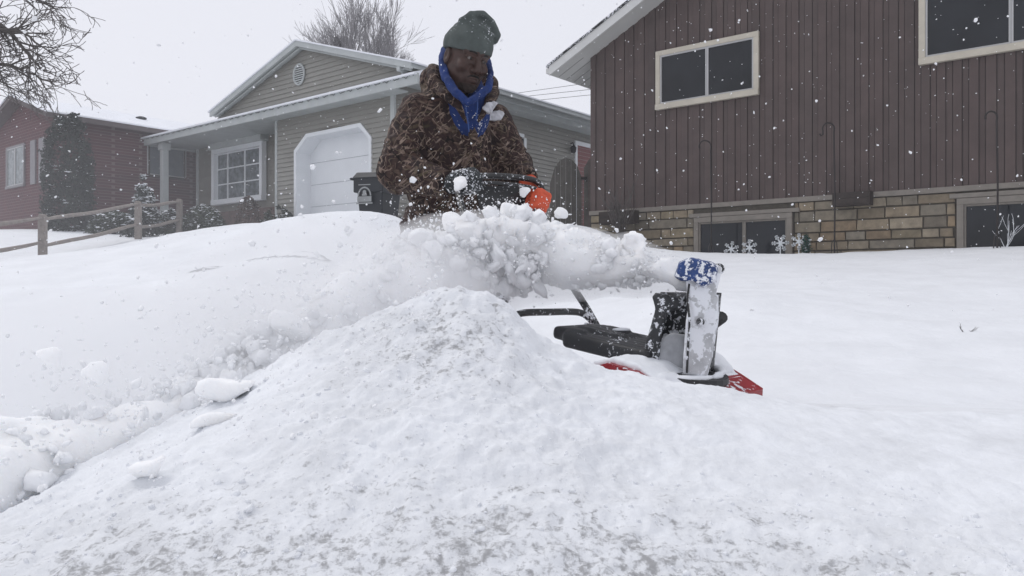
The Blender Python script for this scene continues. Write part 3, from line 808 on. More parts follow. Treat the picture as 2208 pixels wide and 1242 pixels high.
def branchy(b, p, d, L, r, depth, rr, spread=.55, up=.12, segs=5, wob=.13, tips=None, kids=(2, 4), minr=.003, bend=None):
    pts = [p]; rs = [r]; q = p.copy(); dd = d.copy()
    for i in range(segs):
        dd = dd+rr.normal(size=3)*wob+np.array([0, 0, up])*.5
        if bend is not None: dd = dd+bend*.12
        dd /= np.linalg.norm(dd); q = q+dd*L/segs; pts.append(q.copy()); rs.append(max(minr, r*(1-.62*(i+1)/segs)))
    b.tube(pts, rs, 5 if depth < 2 else 4, cap=False)
    if depth <= 0: return
    n = rr.integers(kids[0], kids[1]+1)
    for k in range(n):
        i = rr.integers(max(1, segs//3), segs+1); ax = rr.normal(size=3)
        nd = (pts[i]-pts[i-1]); nd /= np.linalg.norm(nd)
        ax -= nd*(ax@nd); ax /= np.linalg.norm(ax)+1e-9
        nd = nd*math.cos(spread)+ax*math.sin(spread)
        branchy(b, pts[i], nd, L*rr.uniform(.52, .82), max(minr, rs[i]*.72), depth-1, rr, spread, up, segs, wob, tips, kids, minr, bend)
# near bare tree reaching in from the left
rr = np.random.default_rng(21)
bx0 = P(-330, 600, 11.5); bt = root('bare_tree', (bx0[0], 11.5, zt1(bx0[0], 11.5)), label='bare tree whose drooping twigs reach in at the upper left', cat='tree')
b = MB(); b.tube([np.array([bx0[0], 11.5, 0]), np.array([bx0[0]+.1, 11.5, 2.2]), np.array([bx0[0]+.2, 11.5, 4.4]), np.array([bx0[0]+.1, 11.6, 6.5])], [.24, .19, .14, .06], 12)
b.build('trunk', M_bark, bt, smooth=True)
b = MB()
def limb(pts_px, r0, seed, Y=11.5, L=.75, kids=(2, 3), depth=3, step=2):
    rr = np.random.default_rng(seed)
    pts = [P(x, y, Y+dy) for x, y, dy in pts_px]
    # smooth
    pp = []
    for i in range(len(pts)-1):
        for t in np.linspace(0, 1, 5)[:-1]: pp.append(pts[i]*(1-t)+pts[i+1]*t+rr.normal(size=3)*.012)
    pp.append(pts[-1]); n = len(pp)
    rs = [r0*(1-.8*i/(n-1)) for i in range(n)]
    b.tube(pp, rs, 6, cap=False)
    for i in range(2, n):
        for k in range(step if i > 4 else 1):
            d = pp[i]-pp[i-1]; d /= np.linalg.norm(d); ax = rr.normal(size=3); ax[1] *= .5; ax -= d*(ax@d); ax /= np.linalg.norm(ax)
            branchy(b, pp[i], d*.72+ax*.55, L*rr.uniform(.35, 1)*(.55+.45*(1-i/n)), max(.0045, rs[i]*.6), depth-1, rr, .6, -.02, 4, .17, kids=kids, minr=.0042)
limb([(-320, -60, 0), (-160, -10, -.2), (-40, 20, -.4), (40, 90, -.5), (90, 150, -.5)], .06, 1)
limb([(-300, 100, 0), (-140, 100, .2), (-20, 130, .3), (60, 155, .3), (120, 185, .3)], .05, 2)
limb([(-320, -160, 0), (-160, -120, .3), (-30, -50, .4), (60, -10, .4), (120, 20, .4)], .05, 3)
limb([(-300, 30, 0), (-120, 40, -.4), (-20, 60, -.6), (50, 70, -.6), (105, 110, -.6)], .045, 4)
limb([(-300, 160, 0), (-140, 150, .2), (-60, 150, .3), (0, 175, .3), (50, 200, .3)], .03, 5)
limb([(-280, -150, 0), (-150, -60, .6), (-80, 20, .8), (-30, 60, .8), (10, 110, .8)], .035, 6)
b.build('crown', M_bark, bt)
# distant bare tree behind the grey house
rr = np.random.default_rng(5); Yt = 34.0
tc = P(800, 150, Yt); tb = root('bare_tree', (tc[0], Yt, 3), label='wide bare tree with an old nest standing behind the greige gable', cat='tree')
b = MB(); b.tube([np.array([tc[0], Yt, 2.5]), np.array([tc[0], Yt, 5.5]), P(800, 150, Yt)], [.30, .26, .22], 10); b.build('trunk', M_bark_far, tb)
b = MB()
stems = [(-70, .85), (-55, .9), (-42, .9), (-30, .95), (-20, 1), (-9, 1.05), (2, 1.05), (12, 1.0), (22, .98), (35, .9), (48, .8), (60, .72), (74, .62), (-82, .6), (86, .5)]
base = P(775, 210, Yt)
for i, (a, L) in enumerate(stems):
    a = a*.62; d = np.array([math.sin(R(a))*.95, rr.uniform(-.35, .35), math.cos(R(a))]); d /= np.linalg.norm(d)
    p0 = base+np.array([math.sin(R(a))*.5+.3*(a > 0), 0, 0])
    branchy(b, p0, d, 1.85*L, .045, 3, rr, .40, .07, 6, .06, kids=(5, 6), minr=.0055)
for px_ in (760, 800, 845):
    p0 = P(px_, 175, Yt+.3); branchy(b, p0, np.array([0.05, 0, 1.]), 1.9, .075, 3, rr, .32, .12, 6, .05, kids=(4, 5), minr=.0075)
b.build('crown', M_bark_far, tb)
p = P(731, 92, Yt-.3); V, F, C = leaf_cloud(p+np.random.default_rng(2).normal(size=(500, 3))*np.array([.10, .10, .12]), np.full(500, .09), np.random.default_rng(3), None, .2)
mk('nest', V, F, M_bark, tb)

# ------------------------------------------------------------------ power lines
M_wire = plain('wire', (.09, .09, .10), .6)
for k, (x0, y0, x1, y1, lb) in enumerate(((1120, 200, 1290, 176, 'topmost of the three overhead wires beside the brown house roof'), (1150, 206, 1290, 191, 'middle of the three overhead wires beside the brown house roof'), (1180, 214, 1290, 203, 'lowest of the three overhead wires beside the brown house roof'))):
    A = P(x0-260, y0+(y0-y1)*260/(x1-x0), 42); B_ = P(x1+300, y1-(y0-y1)*300/(x1-x0), 36)
    pts = [A+(B_-A)*t-np.array([0, 0, .35*4*t*(1-t)*0]) for t in np.linspace(0, 1, 14)]
    b = MB(); b.tube(pts, .013, 5); o = b.build('power_line', M_wire, None, org=tuple(A)); tag(o, lb, 'power line', 'overhead wires')

# ------------------------------------------------------------------ garden hooks
M_iron = plain('black_iron', (.018, .014, .013), .6)
def hook(px, Y, ytop, dirn, kind, lb):
    x, y, z0 = at(px, Y, 0); zt_ = (612-ytop)/FPX*Y
    t = root('garden_hook', (x, y, z0), label=lb, cat='garden hook', group='iron garden hooks along the brown house')
    b = MB(); r = .09*Y/12
    arc = [np.array([x, y, z0-.2]), np.array([x+.008, y, z0+.8]), np.array([x-.006, y, zt_-r*1.6])]
    for a in np.linspace(0, math.pi*1.12, 14): arc.append(np.array([x+dirn*(r-r*math.cos(a)), y, zt_-r+r*math.sin(a)]))
    if kind == 'curl':
        e = arc[-1]; arc += [e+np.array([dirn*.0, 0, -.05]), e+np.array([dirn*.03, 0, -.07]), e+np.array([dirn*.05, 0, -.04])]
    b.tube(arc, .0115, 6); b.build('pole', M_iron, t)
    b = MB(); b.tube([np.array([x-.05, y, z0-.08]), np.array([x-.035, y, z0+.16]), np.array([x, y, z0+.22]), np.array([x+.035, y, z0+.16]), np.array([x+.05, y, z0-.08])], .007, 5); b.build('foot_fork', M_iron, t)
hook(1533, 12.7, 303, -1, 'plain', 'black iron garden hook in front of the left pane of the basement window')
hook(1799, 11.5, 265, -1, 'curl', 'black iron garden hook with curled tip against the middle of the siding')
hook(2150, 10.2, 240, -1, 'plain', 'thin black garden hook nearest the right edge of the photo')

# ------------------------------------------------------------------ snowflake stakes
M_flake = plain('frosted_plastic', (.66, .69, .71), .4, .06, 30)
def snowflake(px, py, r_px, rot, lb, gr=None):
    Y = wall_hit(px, py, BC, .45)[1]; c = P(px, py, Y); r = r_px/FPX*Y; z0 = zt1(c[0], Y)
    t = root('snowflake_stake', (c[0], Y, z0), label=lb, cat='snowflake stake', group='snowflake stakes by the basement window')
    b = MB(); th = .008
    def bar(p, q, wd):
        p = np.array(p); q = np.array(q); d = q-p; n_ = np.array([-d[1], d[0]]); n_ = n_/np.linalg.norm(n_)*wd
        poly = [p-n_, q-n_, q+n_, p+n_]; b.prism([np.array([c[0]+s, Y, c[2]+zz]) for s, zz in poly], (0, th, 0))
    for k in range(6):
        a = rot+k*math.pi/3; u_ = np.array([math.cos(a), math.sin(a)]); v_ = np.array([-u_[1], u_[0]])
        bar(u_*.0, u_*r*.98, r*.085)
        for f, l in ((.52, .20), (.80, .15)):
            for sg in (-1, 1): bar(u_*r*f, u_*r*(f+l*.9)+v_*sg*r*l, r*.07)
    hx = [np.array([c[0]+r*.24*math.cos(a), Y-.002, c[2]+r*.24*math.sin(a)]) for a in np.linspace(0, 2*math.pi, 7)[:-1]]
    b.prism(hx, (0, th+.004, 0)); o = b.build('snowflake', M_flake, t); recalc(o)
    b = MB(); b.tube([np.array([c[0], Y+.012, z0-.15]), np.array([c[0], Y+.012, c[2]+r*.1])], .009, 6); b.build('stake', M_flake, t)
snowflake(1577, 537, 17, .35, 'leftmost of the four pale snowflake stakes, before the left window pane')
snowflake(1616, 534, 18, .5, 'pale snowflake stake standing before the mullion of the basement window')
snowflake(1683, 524, 19, .05, 'largest pale snowflake stake, before the right window pane')
snowflake(1723, 521, 18, math.pi/6, 'pale snowflake stake beside the small green tree ornament')
c = P(1738, 548, wall_hit(1738, 530, BC, .4)[1]); c = (c[0], c[1], zt1(c[0], c[1])); shrub('tree_ornament', 'small dark green artificial tree ornament beside the rightmost snowflake stake', 'ornament', c, .06, .06, .30, 500, .02, leaf_mat('plastic_green', (.01, .05, .04), (.02, .07, .05)), .08, 'column', seed=33)
# frosty twigs
def twigs(px, py, Y, h, n, m, lb, name='twiggy_plant', spread=.5, seed=4, r=.004):
    rr = np.random.default_rng(seed); x = (px-1104)/FPX*Y; z0 = zt1(x, Y)-.02
    b = MB()
    for k in range(n):
        a = rr.uniform(0, 6.28); d = np.array([math.cos(a)*spread, math.sin(a)*spread, 1.]); d /= np.linalg.norm(d)
        branchy(b, np.array([x, Y, z0]), d, h*rr.uniform(.6, 1), r, 1, rr, .5, .1, 4, .08, kids=(2, 3), minr=r*.5)
    o = b.build(name, m, None, org=(x, Y, z0)); tag(o, lb, 'plant')
twigs(2168, 500, wall_hit(2168, 530, BC, .3)[1], .34, 5, M_clump, 'frosty white twigs before the right basement window', spread=.45)
twigs(2082, 715, 4.4, .05, 5, M_bark, 'tiny dark twig poking out of the smooth lawn snow', spread=1.6, seed=6, r=.0022)
c = at(1338, 13.9); c = (c[0], c[1], (612-552)/FPX*13.9)
twigs(1338, 540, 13.7, .75, 26, M_bark, 'dark leafless shrub under the planter box at the house corner', spread=.42, seed=9, r=.010)

# ------------------------------------------------------------------ wooden gate between the houses
M_gate = plain('gate_board', (.10, .092, .082), .9, .25, 5, attr=True)
gt = root('wooden_gate', P(1230, 486, 15.6), label='weathered arched wooden gate between the two houses', cat='gate')
rr = random.Random(4); zb = (612-500)/FPX*15.6
def leafz(px):
    if px < 1257: a = (px-1222)/37; return 340+ (1-math.sqrt(max(0, 1-a*a*.93)))*85
    a = (px-1300)/44; return 330+(1-math.sqrt(max(0, 1-a*a*.9)))*60
for lo, hi, nm in ((1186, 1257, 'gate_leaf'), (1259, 1330, 'gate_leaf')):
    b = MB(); px = lo
    while px < hi-1:
        nx_ = min(px+11.5, hi); Yg = 15.6; t_ = rr.uniform(.8, 1.2)
        xa, xb = (px-1104)/FPX*Yg, (nx_-.8-1104)/FPX*Yg
        za, zb_ = (612-leafz(px))/FPX*Yg, (612-leafz(nx_))/FPX*Yg
        b.hexa([(xa, Yg, zb), (xb, Yg, zb), (xb, Yg+.03, zb), (xa, Yg+.03, zb), (xa, Yg, za), (xb, Yg, zb_), (xb, Yg+.03, zb_), (xa, Yg+.03, za)], (t_, t_, t_)); px = nx_
    o = b.build(nm, M_gate, gt, cols=True)
b = MB(); p = P(1258, 385, 15.55); b.box((p[0]-.05, 15.52, p[2]-.02), (p[0]+.07, 15.598, p[2]+.03)); b.tube([p+np.array([.03, 0, .0]), p+np.array([.05, -.06, -.06])], .012, 6); b.build('latch', M_iron, gt)

# ------------------------------------------------------------------ wheeled rubbish bin with a city emblem
M_bin = plain('bin_plastic', (.011, .014, .018), .5, .2, 8)
M_emb = plain('emblem_white', (.26, .27, .27), .5)
Yb = 13.4; pb = P(818, 462, Yb); zb0 = zt1(pb[0], Yb); ztopb = (612-374)/FPX*Yb
bn = root('rubbish_bin', (pb[0], Yb, zb0), rot=(0, 0, R(-18)), label='black wheeled rubbish bin with a white arched emblem before the garage', cat='bin')
H = ztopb-zb0-.02; b = MB(); wt, wb_ = .25, .20; 
b.hexa([(-wb_, -.30, .06), (wb_, -.30, .06), (wb_, .28, .06), (-wb_, .28, .06), (-wt, -.38, H-.10), (wt, -.38, H-.10), (wt, .36, H-.10), (-wt, .36, H-.10)])
o = b.build('body', M_bin, bn, local=True, bevel=.03)
b = MB(); b.box((-.27, -.41, H-.34), (.27, .37, H-.10)); o = b.build('collar', M_bin, bn, local=True, bevel=.015)
b = MB(); L_ = [(-.29, -.44, H-.11), (.29, -.44, H-.11), (.29, .40, H-.11), (-.29, .40, H-.11), (-.24, -.36, H), (.25, -.36, H-.01), (.24, .34, H+.03), (-.24, .34, H+.03)]; b.hexa(L_); b.box((-.34, -.42, H-.13), (-.29, -.30, H-.09)); o = b.build('lid', M_bin, bn, local=True, bevel=.025)
b = MB()
for sx in (-1, 1): b.lathe((sx*.23, .30, .13), (1, 0, 0), [(-.03, .12), (.03, .12)], 14)
o = b.build('wheel', M_bin, bn, local=True)
# emblem on the front face (local -y)
b = MB(); ec = (-.06, H-.40); yb = -.414
ring = []
ar = [(ec[0]+.125*math.cos(a), ec[1]+.0+.15*math.sin(a)) for a in np.linspace(0, math.pi, 15)]; ai = [(ec[0]+.100*math.cos(a), ec[1]+.125*math.sin(a)) for a in np.linspace(0, math.pi, 15)]
V = [(x, yb, z) for x, z in ar]+[(x, yb, z) for x, z in ai]; Fc = [(i, i+1, 16+i, 15+i) for i in range(14)]; b.add(V, Fc)
b.box((ec[0]-.13, yb-.002, ec[1]-.10), (ec[0]+.13, yb+.002, ec[1]-.01)); b.box((ec[0]-.15, yb-.001, ec[1]-.135), (ec[0]+.15, yb+.001, ec[1]-.112))
b.lathe((ec[0], yb+.002, ec[1]+.06), (0, -1, 0), [(0, .035), (.003, .03)], 12); b.box((ec[0]-.045, yb-.002, ec[1]), (ec[0]+.045, yb+.001, ec[1]+.035))
b.box((ec[0]-.11, yb-.001, ec[1]+.175), (ec[0]+.11, yb+.001, ec[1]+.19))
o = b.build('emblem', M_emb, bn, local=True)

# ================================================================== the man
def unit(v): v = np.array(v, float); return v/np.linalg.norm(v)
Fb = unit([.42, -.91, 0]); Lb = unit([.91, .42, 0])          # body facing, his left
feet = (-.28, 3.72, zt1(-.28, 3.72))
A3 = lambda *p: np.array(p, float)
shR, shL = A3(-.415, 3.49, .750), A3(-.095, 3.65, .745)
elR, elL = A3(-.492, 3.40, .49), A3(-.000, 3.64, .53)
HR = P(1006, 393, 3.18); HL = P(1157, 436, 3.41)             # grip points on the handle
wrR = P(968, 398, 3.24); wrL = P(1136, 388, 3.50)
hipR, hipL = A3(-.41, 3.66, .24), A3(-.235, 3.74, .24)
knR, knL = A3(-.45, 3.57, -.17), A3(-.19, 3.66, -.17)
anR, anL = A3(-.44, 3.64, -.57), A3(-.16, 3.76, -.57)
chest = A3(-.27, 3.57, .64); neck = A3(-.235, 3.51, .84)
# head frame
hc = P(1006, 128, 3.40)                                       # between the ears, eye level
yaw, pitch, roll = R(33), R(17), R(7)
hf = A3(math.sin(yaw)*math.cos(pitch), -math.cos(yaw)*math.cos(pitch), -math.sin(pitch))
hl = unit(np.cross(A3(0, 0, 1), hf)) ; hu = np.cross(hf, hl)
hl, hu = hl*math.cos(roll)-hu*math.sin(roll), hu*math.cos(roll)+hl*math.sin(roll)
if hl[0] < 0: pass
HS = 1.12
HR_ = np.stack([hl, hf, hu], 1)                               # columns: his left, forward, up
def to_head(p): return ((p-hc)@HR_)/HS
def from_head(q): return np.asarray(q, float)@HR_.T*HS+hc
def head_sdf(p):
    q = to_head(p); q = q.copy(); sx = q.copy(); sx[:, 0] = np.abs(q[:, 0])
    d = s_ell(q, (0, -.012, .035), (.075, .096, .092))
    d = smin(d, s_ell(q, (0, .022, -.035), (.062, .066, .088)), .03)
    d = smin(d, s_ell(q, (0, .045, -.082), (.040, .040, .036)), .03)          # jaw/chin mass
    d = smin(d, s_ell(q, (0, .074, -.104), (.021, .017, .018)), .016)         # chin
    d = smin(d, s_ell(sx, (.050, .0, -.055), (.020, .035, .035)), .025)       # jaw corner
    d = smin(d, s_ell(sx, (.043, .062, -.028), (.022, .022, .022)), .018)     # cheek
    d = smin(d, s_cap(sx, (.010, .090, .026), (.048, .070, .024), .011, .009), .012)   # brow
    d = smax(d, -s_ell(sx, (.031, .099, .004), (.020, .020, .0125)), .007)     # sockets
    d = smin(d, s_cap(sx, (.019, .086, .0105), (.044, .077, .008), .0045, .0045), .004)      # upper lid
    d = smin(d, s_cap(sx, (.020, .083, -.006), (.043, .076, -.005), .0032, .0032), .004)     # lower lid
    d = smin(d, s_cap(sx, (.018, .084, -.014), (.045, .072, -.016), .006, .005), .008)
    d = smin(d, s_cap(q, (0, .087, .012), (0, .110, -.036), .008, .0135), .010)        # nose
    d = smin(d, s_ell(sx, (.015, .094, -.040), (.011, .012, .010)), .006)     # wings
    d = smax(d, -s_ell(sx, (.008, .103, -.050), (.004, .006, .004)), .003)
    d = smin(d, s_ell(q, (0, .080, -.068), (.031, .017, .022)), .012)         # muzzle
    d = smin(d, s_ell(q, (0, .094, -.066), (.022, .008, .0055)), .004)        # upper lip
    d = smin(d, s_ell(q, (0, .093, -.077), (.019, .008, .0065)), .004)        # lower lip
    d = smax(d, -s_ell(q, (0, .103, -.0715), (.022, .007, .0016)), .002)
    ear = smax(s_ell(sx, (.078, -.012, -.006), (.009, .021, .033)), -s_ell(sx, (.088, -.008, -.004), (.007, .012, .020)), .004)
    d = smin(d, ear, .006)
    return d*HS
def finger(c, ax, wd, n, off, scale=1.0, curl=1.0):
    """chain round a bar at c; ax along the bar, wd away from the wrist, n up"""
    o = c+ax*off
    return [o+n*.034*scale-wd*.034, o+n*.038*scale+wd*.012, o+n*.012+wd*.040*scale, o-n*.026*scale+wd*.026, o-n*.034*scale+wd*.002]
def hand_sdf(p, wr, c, ax, n0, thumb_side, r=.0095, fat=0.0):
    ax = unit(ax); wd = c-wr; wd = wd-ax*(wd@ax); wd = unit(wd); n = unit(np.cross(ax, wd))
    if n@np.array(n0) < 0: n = -n
    d = None
    for k, off in enumerate((-.034, -.0115, .0115, .033)):
        kk = k if thumb_side < 0 else 3-k
        ln = (1.0, 1.06, 1.0, .88)[kk]
        f = finger(c, ax, wd, n, off, ln)
        e = s_chain(p, f, [r*1.1+fat, r*1.08+fat, r+fat, r*.95+fat, r*.85+fat])
        m = s_cap(p, wr+ax*off*.55+(c-wr)*.15, f[0], .013+fat, .0115+fat)
        e = smin(e, m, .006); d = e if d is None else smin(d, e, .003)
    tb = c+ax*thumb_side*.040
    th = [wr+(c-wr)*.35+ax*thumb_side*.026, tb-wd*.028-n*.012, tb-n*.030+wd*.0-ax*thumb_side*.006, tb-n*.036+wd*.022-ax*thumb_side*.018]
    d = smin(d, s_chain(p, th, [.015+fat, .0125+fat, .011+fat, .0095+fat]), .008)
    d = smin(d, s_cap(p, wr-(c-wr)*.3, wr+(c-wr)*.25, .029+fat, .030+fat), .014)
    return d
barR = unit(P(1060, 379, 3.30)-P(1000, 389, 3.17)); barL = unit(P(1150, 462, 3.38)-P(1165, 405, 3.43))
def hands(p, fat=0.0, which='RL', r=.0095):
    out = []
    if 'R' in which: out.append(hand_sdf(p, wrR, HR, barR, (0, 0, 1), +1, r, fat))
    if 'L' in which: out.append(hand_sdf(p, wrL, HL, barL, (1, .2, 0), -1, r, fat))
    d = out[0]
    for e in out[1:]: d = np.minimum(d, e)
    return d
Rb = np.stack([Lb, Fb, A3(0, 0, 1)], 1)
def body_sdf(p):
    d = s_ell(p, chest, (.165, .10, .22), Rb)
    d = smin(d, s_ell(p, (hipR+hipL)/2+A3(0, 0, .06), (.155, .105, .15), Rb), .06)
    d = smin(d, s_cap(p, shR, shL, .062), .05)
    for a, b_, c, w_ in ((shR, elR, wrR, HR), (shL, elL, wrL, HL)):
        d = smin(d, s_cap(p, a, b_, .056, .042), .03); d = smin(d, s_cap(p, b_, c, .041, .028), .015)
    d = smin(d, hands(p), .012)
    for a, b_, c in ((hipR, knR, anR), (hipL, knL, anL)):
        d = smin(d, s_cap(p, a, b_, .083, .055), .04); d = smin(d, s_cap(p, b_, c, .054, .035), .02)
        d = smin(d, s_cap(p, c+A3(0, 0, -.03), c+Fb*.15+A3(0, 0, -.05), .036, .028), .03)
    d = smin(d, s_cap(p, chest+A3(0, 0, .14), neck, .09, .062), .05)
    d = smin(d, s_cap(p, neck-A3(0, 0, .02), from_head((0, -.02, -.04)), .058, .052), .025)
    return smin(d, head_sdf(p), .012)
M_skin, nt_, bs_ = new_mat('skin')
v_ = coords(nt_); n_ = noise(nt_, v_, 28, 4)
c_ = ramp(nt_, n_, [(.3, (.036, .018, .0135)), (.7, (.066, .034, .026))])
nt_.links.new(c_, bs_.inputs['Base Color']); bs_.inputs['Roughness'].default_value = .5; bs_.inputs['Subsurface Weight'].default_value = .08; bs_.inputs['Subsurface Radius'].default_value = (.01, .005, .003); bs_.inputs['Specular IOR Level'].default_value = .4
bump(nt_, bs_, noise(nt_, v_, 160, 3), .12, .002)
xs = axis_pts(-.62, .16, .011, [(-.33, -.09, .0035), (-.24, -.14, .005)])
ys = axis_pts(3.12, 3.88, .011, [(3.26, 3.50, .0035)])
zs = axis_pts(-.69, 1.17, .016, [(.28, .46, .008), (.82, 1.1, .0035)])
V, Fc = snet(body_sdf, axes=[xs, ys, zs])
person = mk('person', V, Fc, M_skin, None, smooth=True, org=feet)
tag(person, 'man in camouflage jacket, blue hood and grey green knit hat bending to the snow blower', 'person')

# eyes, brows, moustache, beard
M_eye = plain('eye_white', (.14, .12, .11), .25, .1, 40); M_iris = plain('iris', (.012, .008, .006), .15)
M_hair = plain('black_hair', (.012, .010, .009), .9, .3, 60)
for sx in (-1, 1):
    b = MB(); b.lathe(from_head((sx*.031, .076, .003)), hf, [(-.004, .0), (-.002, .010), (.004, .0105), (.008, .008), (.0105, .0035)], 14); e = b.build('eye', M_eye, person, smooth=True)
    b = MB(); b.lathe(from_head((sx*.031+.0015, .076, .002)), hf, [(.0092, .0058), (.0105, .005), (.0112, .002)], 12); b.build('iris', M_iris, e)
def shell(name, fsdf, c, rad, mat, off, rough=.001, h=.0022, parent=person):
    c = np.array(c, float)
    def f(p):
        q = to_head(p); d = head_sdf(p)-off-rough*fbm(p, 260, 2)
        return np.maximum(d, fsdf(q)*HS)
    cw = from_head(c); V, Fc = snet(f, cw-rad, cw+rad, h); return mk(name, V, Fc, mat, parent, smooth=True)
def q_abs(q): q = q.copy(); q[:, 0] = np.abs(q[:, 0]); return q
shell('moustache', lambda q: s_chain(q_abs(q), [np.array([0, .100, -.0575]), np.array([.016, .096, -.059]), np.array([.026, .088, -.068])], [.0040, .0042, .0028]), (0, .095, -.062), .05, M_hair, .0022)
shell('eyebrow', lambda q: s_chain(q_abs(q), [np.array([.013, .096, .0235]), np.array([.030, .091, .0275]), np.array([.047, .075, .023])], [.0042, .0046, .003]), (0, .09, .025), .062, M_hair, .0018)
M_beard = plain('stubble', (.030, .019, .015), .85, .4, 90)
shell('beard', lambda q: smax(smin(s_ell(q, (0, .075, -.104), (.030, .030, .020)), s_cap(q_abs(q), (.02, .07, -.105), (.062, .0, -.055), .014, .012), .02), -s_ell(q, (0, .1, -.068), (.026, .03, .016)), .004), (0, .05, -.09), .11, M_beard, .0009, h=.003)

# camouflage cloth: layers of long reed-like strokes in many directions
def camo_mat(name, dull=0.0, snow=.0):
    m, nt, bs = new_mat(name)
    t = nt.nodes.new('ShaderNodeTexCoord')
    wn = nt.nodes.new('ShaderNodeTexNoise'); wn.inputs['Scale'].default_value = 4; wn.inputs['Detail'].default_value = 1
    nt.links.new(t.outputs['Object'], wn.inputs['Vector'])
    ad = N(nt, 'ShaderNodeVectorMath', operation='MULTIPLY_ADD'); nt.links.new(wn.outputs['Color'], ad.inputs[0]); ad.inputs[1].default_value = (.07, .07, .07); nt.links.new(t.outputs['Object'], ad.inputs[2])
    base = ramp(nt, noise(nt, ad.outputs[0], 11, 4, .6), [(.32, (.014, .009, .009)), (.5, (.050, .029, .027)), (.66, (.020, .014, .013)), (.8, (.060, .036, .033))])
    c = base
    layers = [(0.5, 0.2, 30, 2.6, .42, (.085, .055, .045), (.045, .022, .022)), (-.7, 1.1, 34, 2.8, .36, (.13, .092, .070), (.065, .037, .032)), (1.3, -.4, 38, 3, .33, (.10, .080, .048), (.10, .058, .048)),
              (-1.2, .5, 46, 2.6, .27, (.26, .195, .15), (.13, .085, .062)), (.15, 2.0, 44, 2.6, .26, (.17, .135, .095), (.075, .050, .038)), (.9, 1.5, 56, 2.8, .22, (.33, .26, .21), (.17, .12, .10))]
    for k, (ry, rz, sx_, sz_, th, c1, c2) in enumerate(layers):
        mp = nt.nodes.new('ShaderNodeMapping'); mp.vector_type = 'TEXTURE'; mp.inputs['Rotation'].default_value = (.25*k, ry, rz*.3); mp.inputs['Scale'].default_value = (1/sx_, 3/sx_, 1/sz_); mp.inputs['Location'].default_value = (k*3.1, k*1.7, k*2.3)
        nt.links.new(ad.outputs[0], mp.inputs[0])
        vo = nt.nodes.new('ShaderNodeTexVoronoi'); vo.inputs['Scale'].default_value = 1.0; nt.links.new(mp.outputs[0], vo.inputs['Vector'])
        f = ramp(nt, vo.outputs['Distance'], [(th, 1.0), (th+.05, 0.0)])
        sep = nt.nodes.new('ShaderNodeSeparateXYZ'); nt.links.new(vo.outputs['Color'], sep.inputs[0])
        pick = ramp(nt, sep.outputs[0], [(.38, 0.0), (.42, 1.0)], 'LINEAR')
        mm = N(nt, 'ShaderNodeMath', operation='MULTIPLY'); nt.links.new(f, mm.inputs[0]); nt.links.new(pick, mm.inputs[1])
        cc = mixc(nt, ramp(nt, sep.outputs[1], [(.2, 0.0), (.9, 1.0)]), c1, c2)
        edge = ramp(nt, vo.outputs['Distance'], [(th*.55, 1.0), (th, .55)])
        cc = mixc(nt, 1.0, cc, edge, 'MULTIPLY')
        c = mixc(nt, mm.outputs[0], c, cc)
    # thin crossing reed lines
    for k, (ry, rz, sx_, sz_, col_, lo_) in enumerate(((.35, .3, 17, .75, (.22, .16, .125), .47), (-.55, 1.2, 20, .8, (.13, .085, .065), .52), (1.0, 2.1, 18, .8, (.27, .205, .16), .46), (-1.15, .8, 19, .85, (.17, .135, .09), .55), (.05, 1.7, 24, .7, (.38, .30, .235), .50), (2.4, .2, 22, .9, (.012, .009, .008), .49))):
        mp = nt.nodes.new('ShaderNodeMapping'); mp.vector_type = 'TEXTURE'; mp.inputs['Rotation'].default_value = (.2*k, ry, rz); mp.inputs['Scale'].default_value = (1/sx_, 1.5/sx_, 1/sz_); mp.inputs['Location'].default_value = (k*.37, k*.21, k*.53)
        nt.links.new(ad.outputs[0], mp.inputs[0])
        ln = noise(nt, mp.outputs[0], 1.6, 0, .4)
        f = ramp(nt, ln, [(lo_-.022, 0.0), (lo_-.010, 1.0), (lo_+.012, 1.0), (lo_+.024, 0.0)])
        brk = ramp(nt, noise(nt, t.outputs['Object'], 17+3*k, 2), [(.46, 0.0), (.52, 1.0)])
        c = mixc(nt, mixc(nt, 1.0, f, brk, 'MULTIPLY'), c, col_)
    c = mixc(nt, 1.0, c, (.68, .65, .67), 'MULTIPLY')
    if dull: c = mixc(nt, dull, c, (.070, .052, .050))
    if snow:
        s = ramp(nt, noise(nt, t.outputs['Object'], 75, 3, .75), [(1-snow-.02, 0.0), (1-snow+.02, 1.0)])
        c = mixc(nt, s, c, (.62, .63, .66))
    nt.links.new(c, bs.inputs['Base Color']); bs.inputs['Roughness'].default_value = .8; bs.inputs['Specular IOR Level'].default_value = .25
    bump(nt, bs, noise(nt, t.outputs['Object'], 14, 4, .55, .5), .5, .03)
    return m
M_camo = camo_mat('camouflage_cloth', 0, .25); M_camo2 = camo_mat('camouflage_trousers', .45, .34)

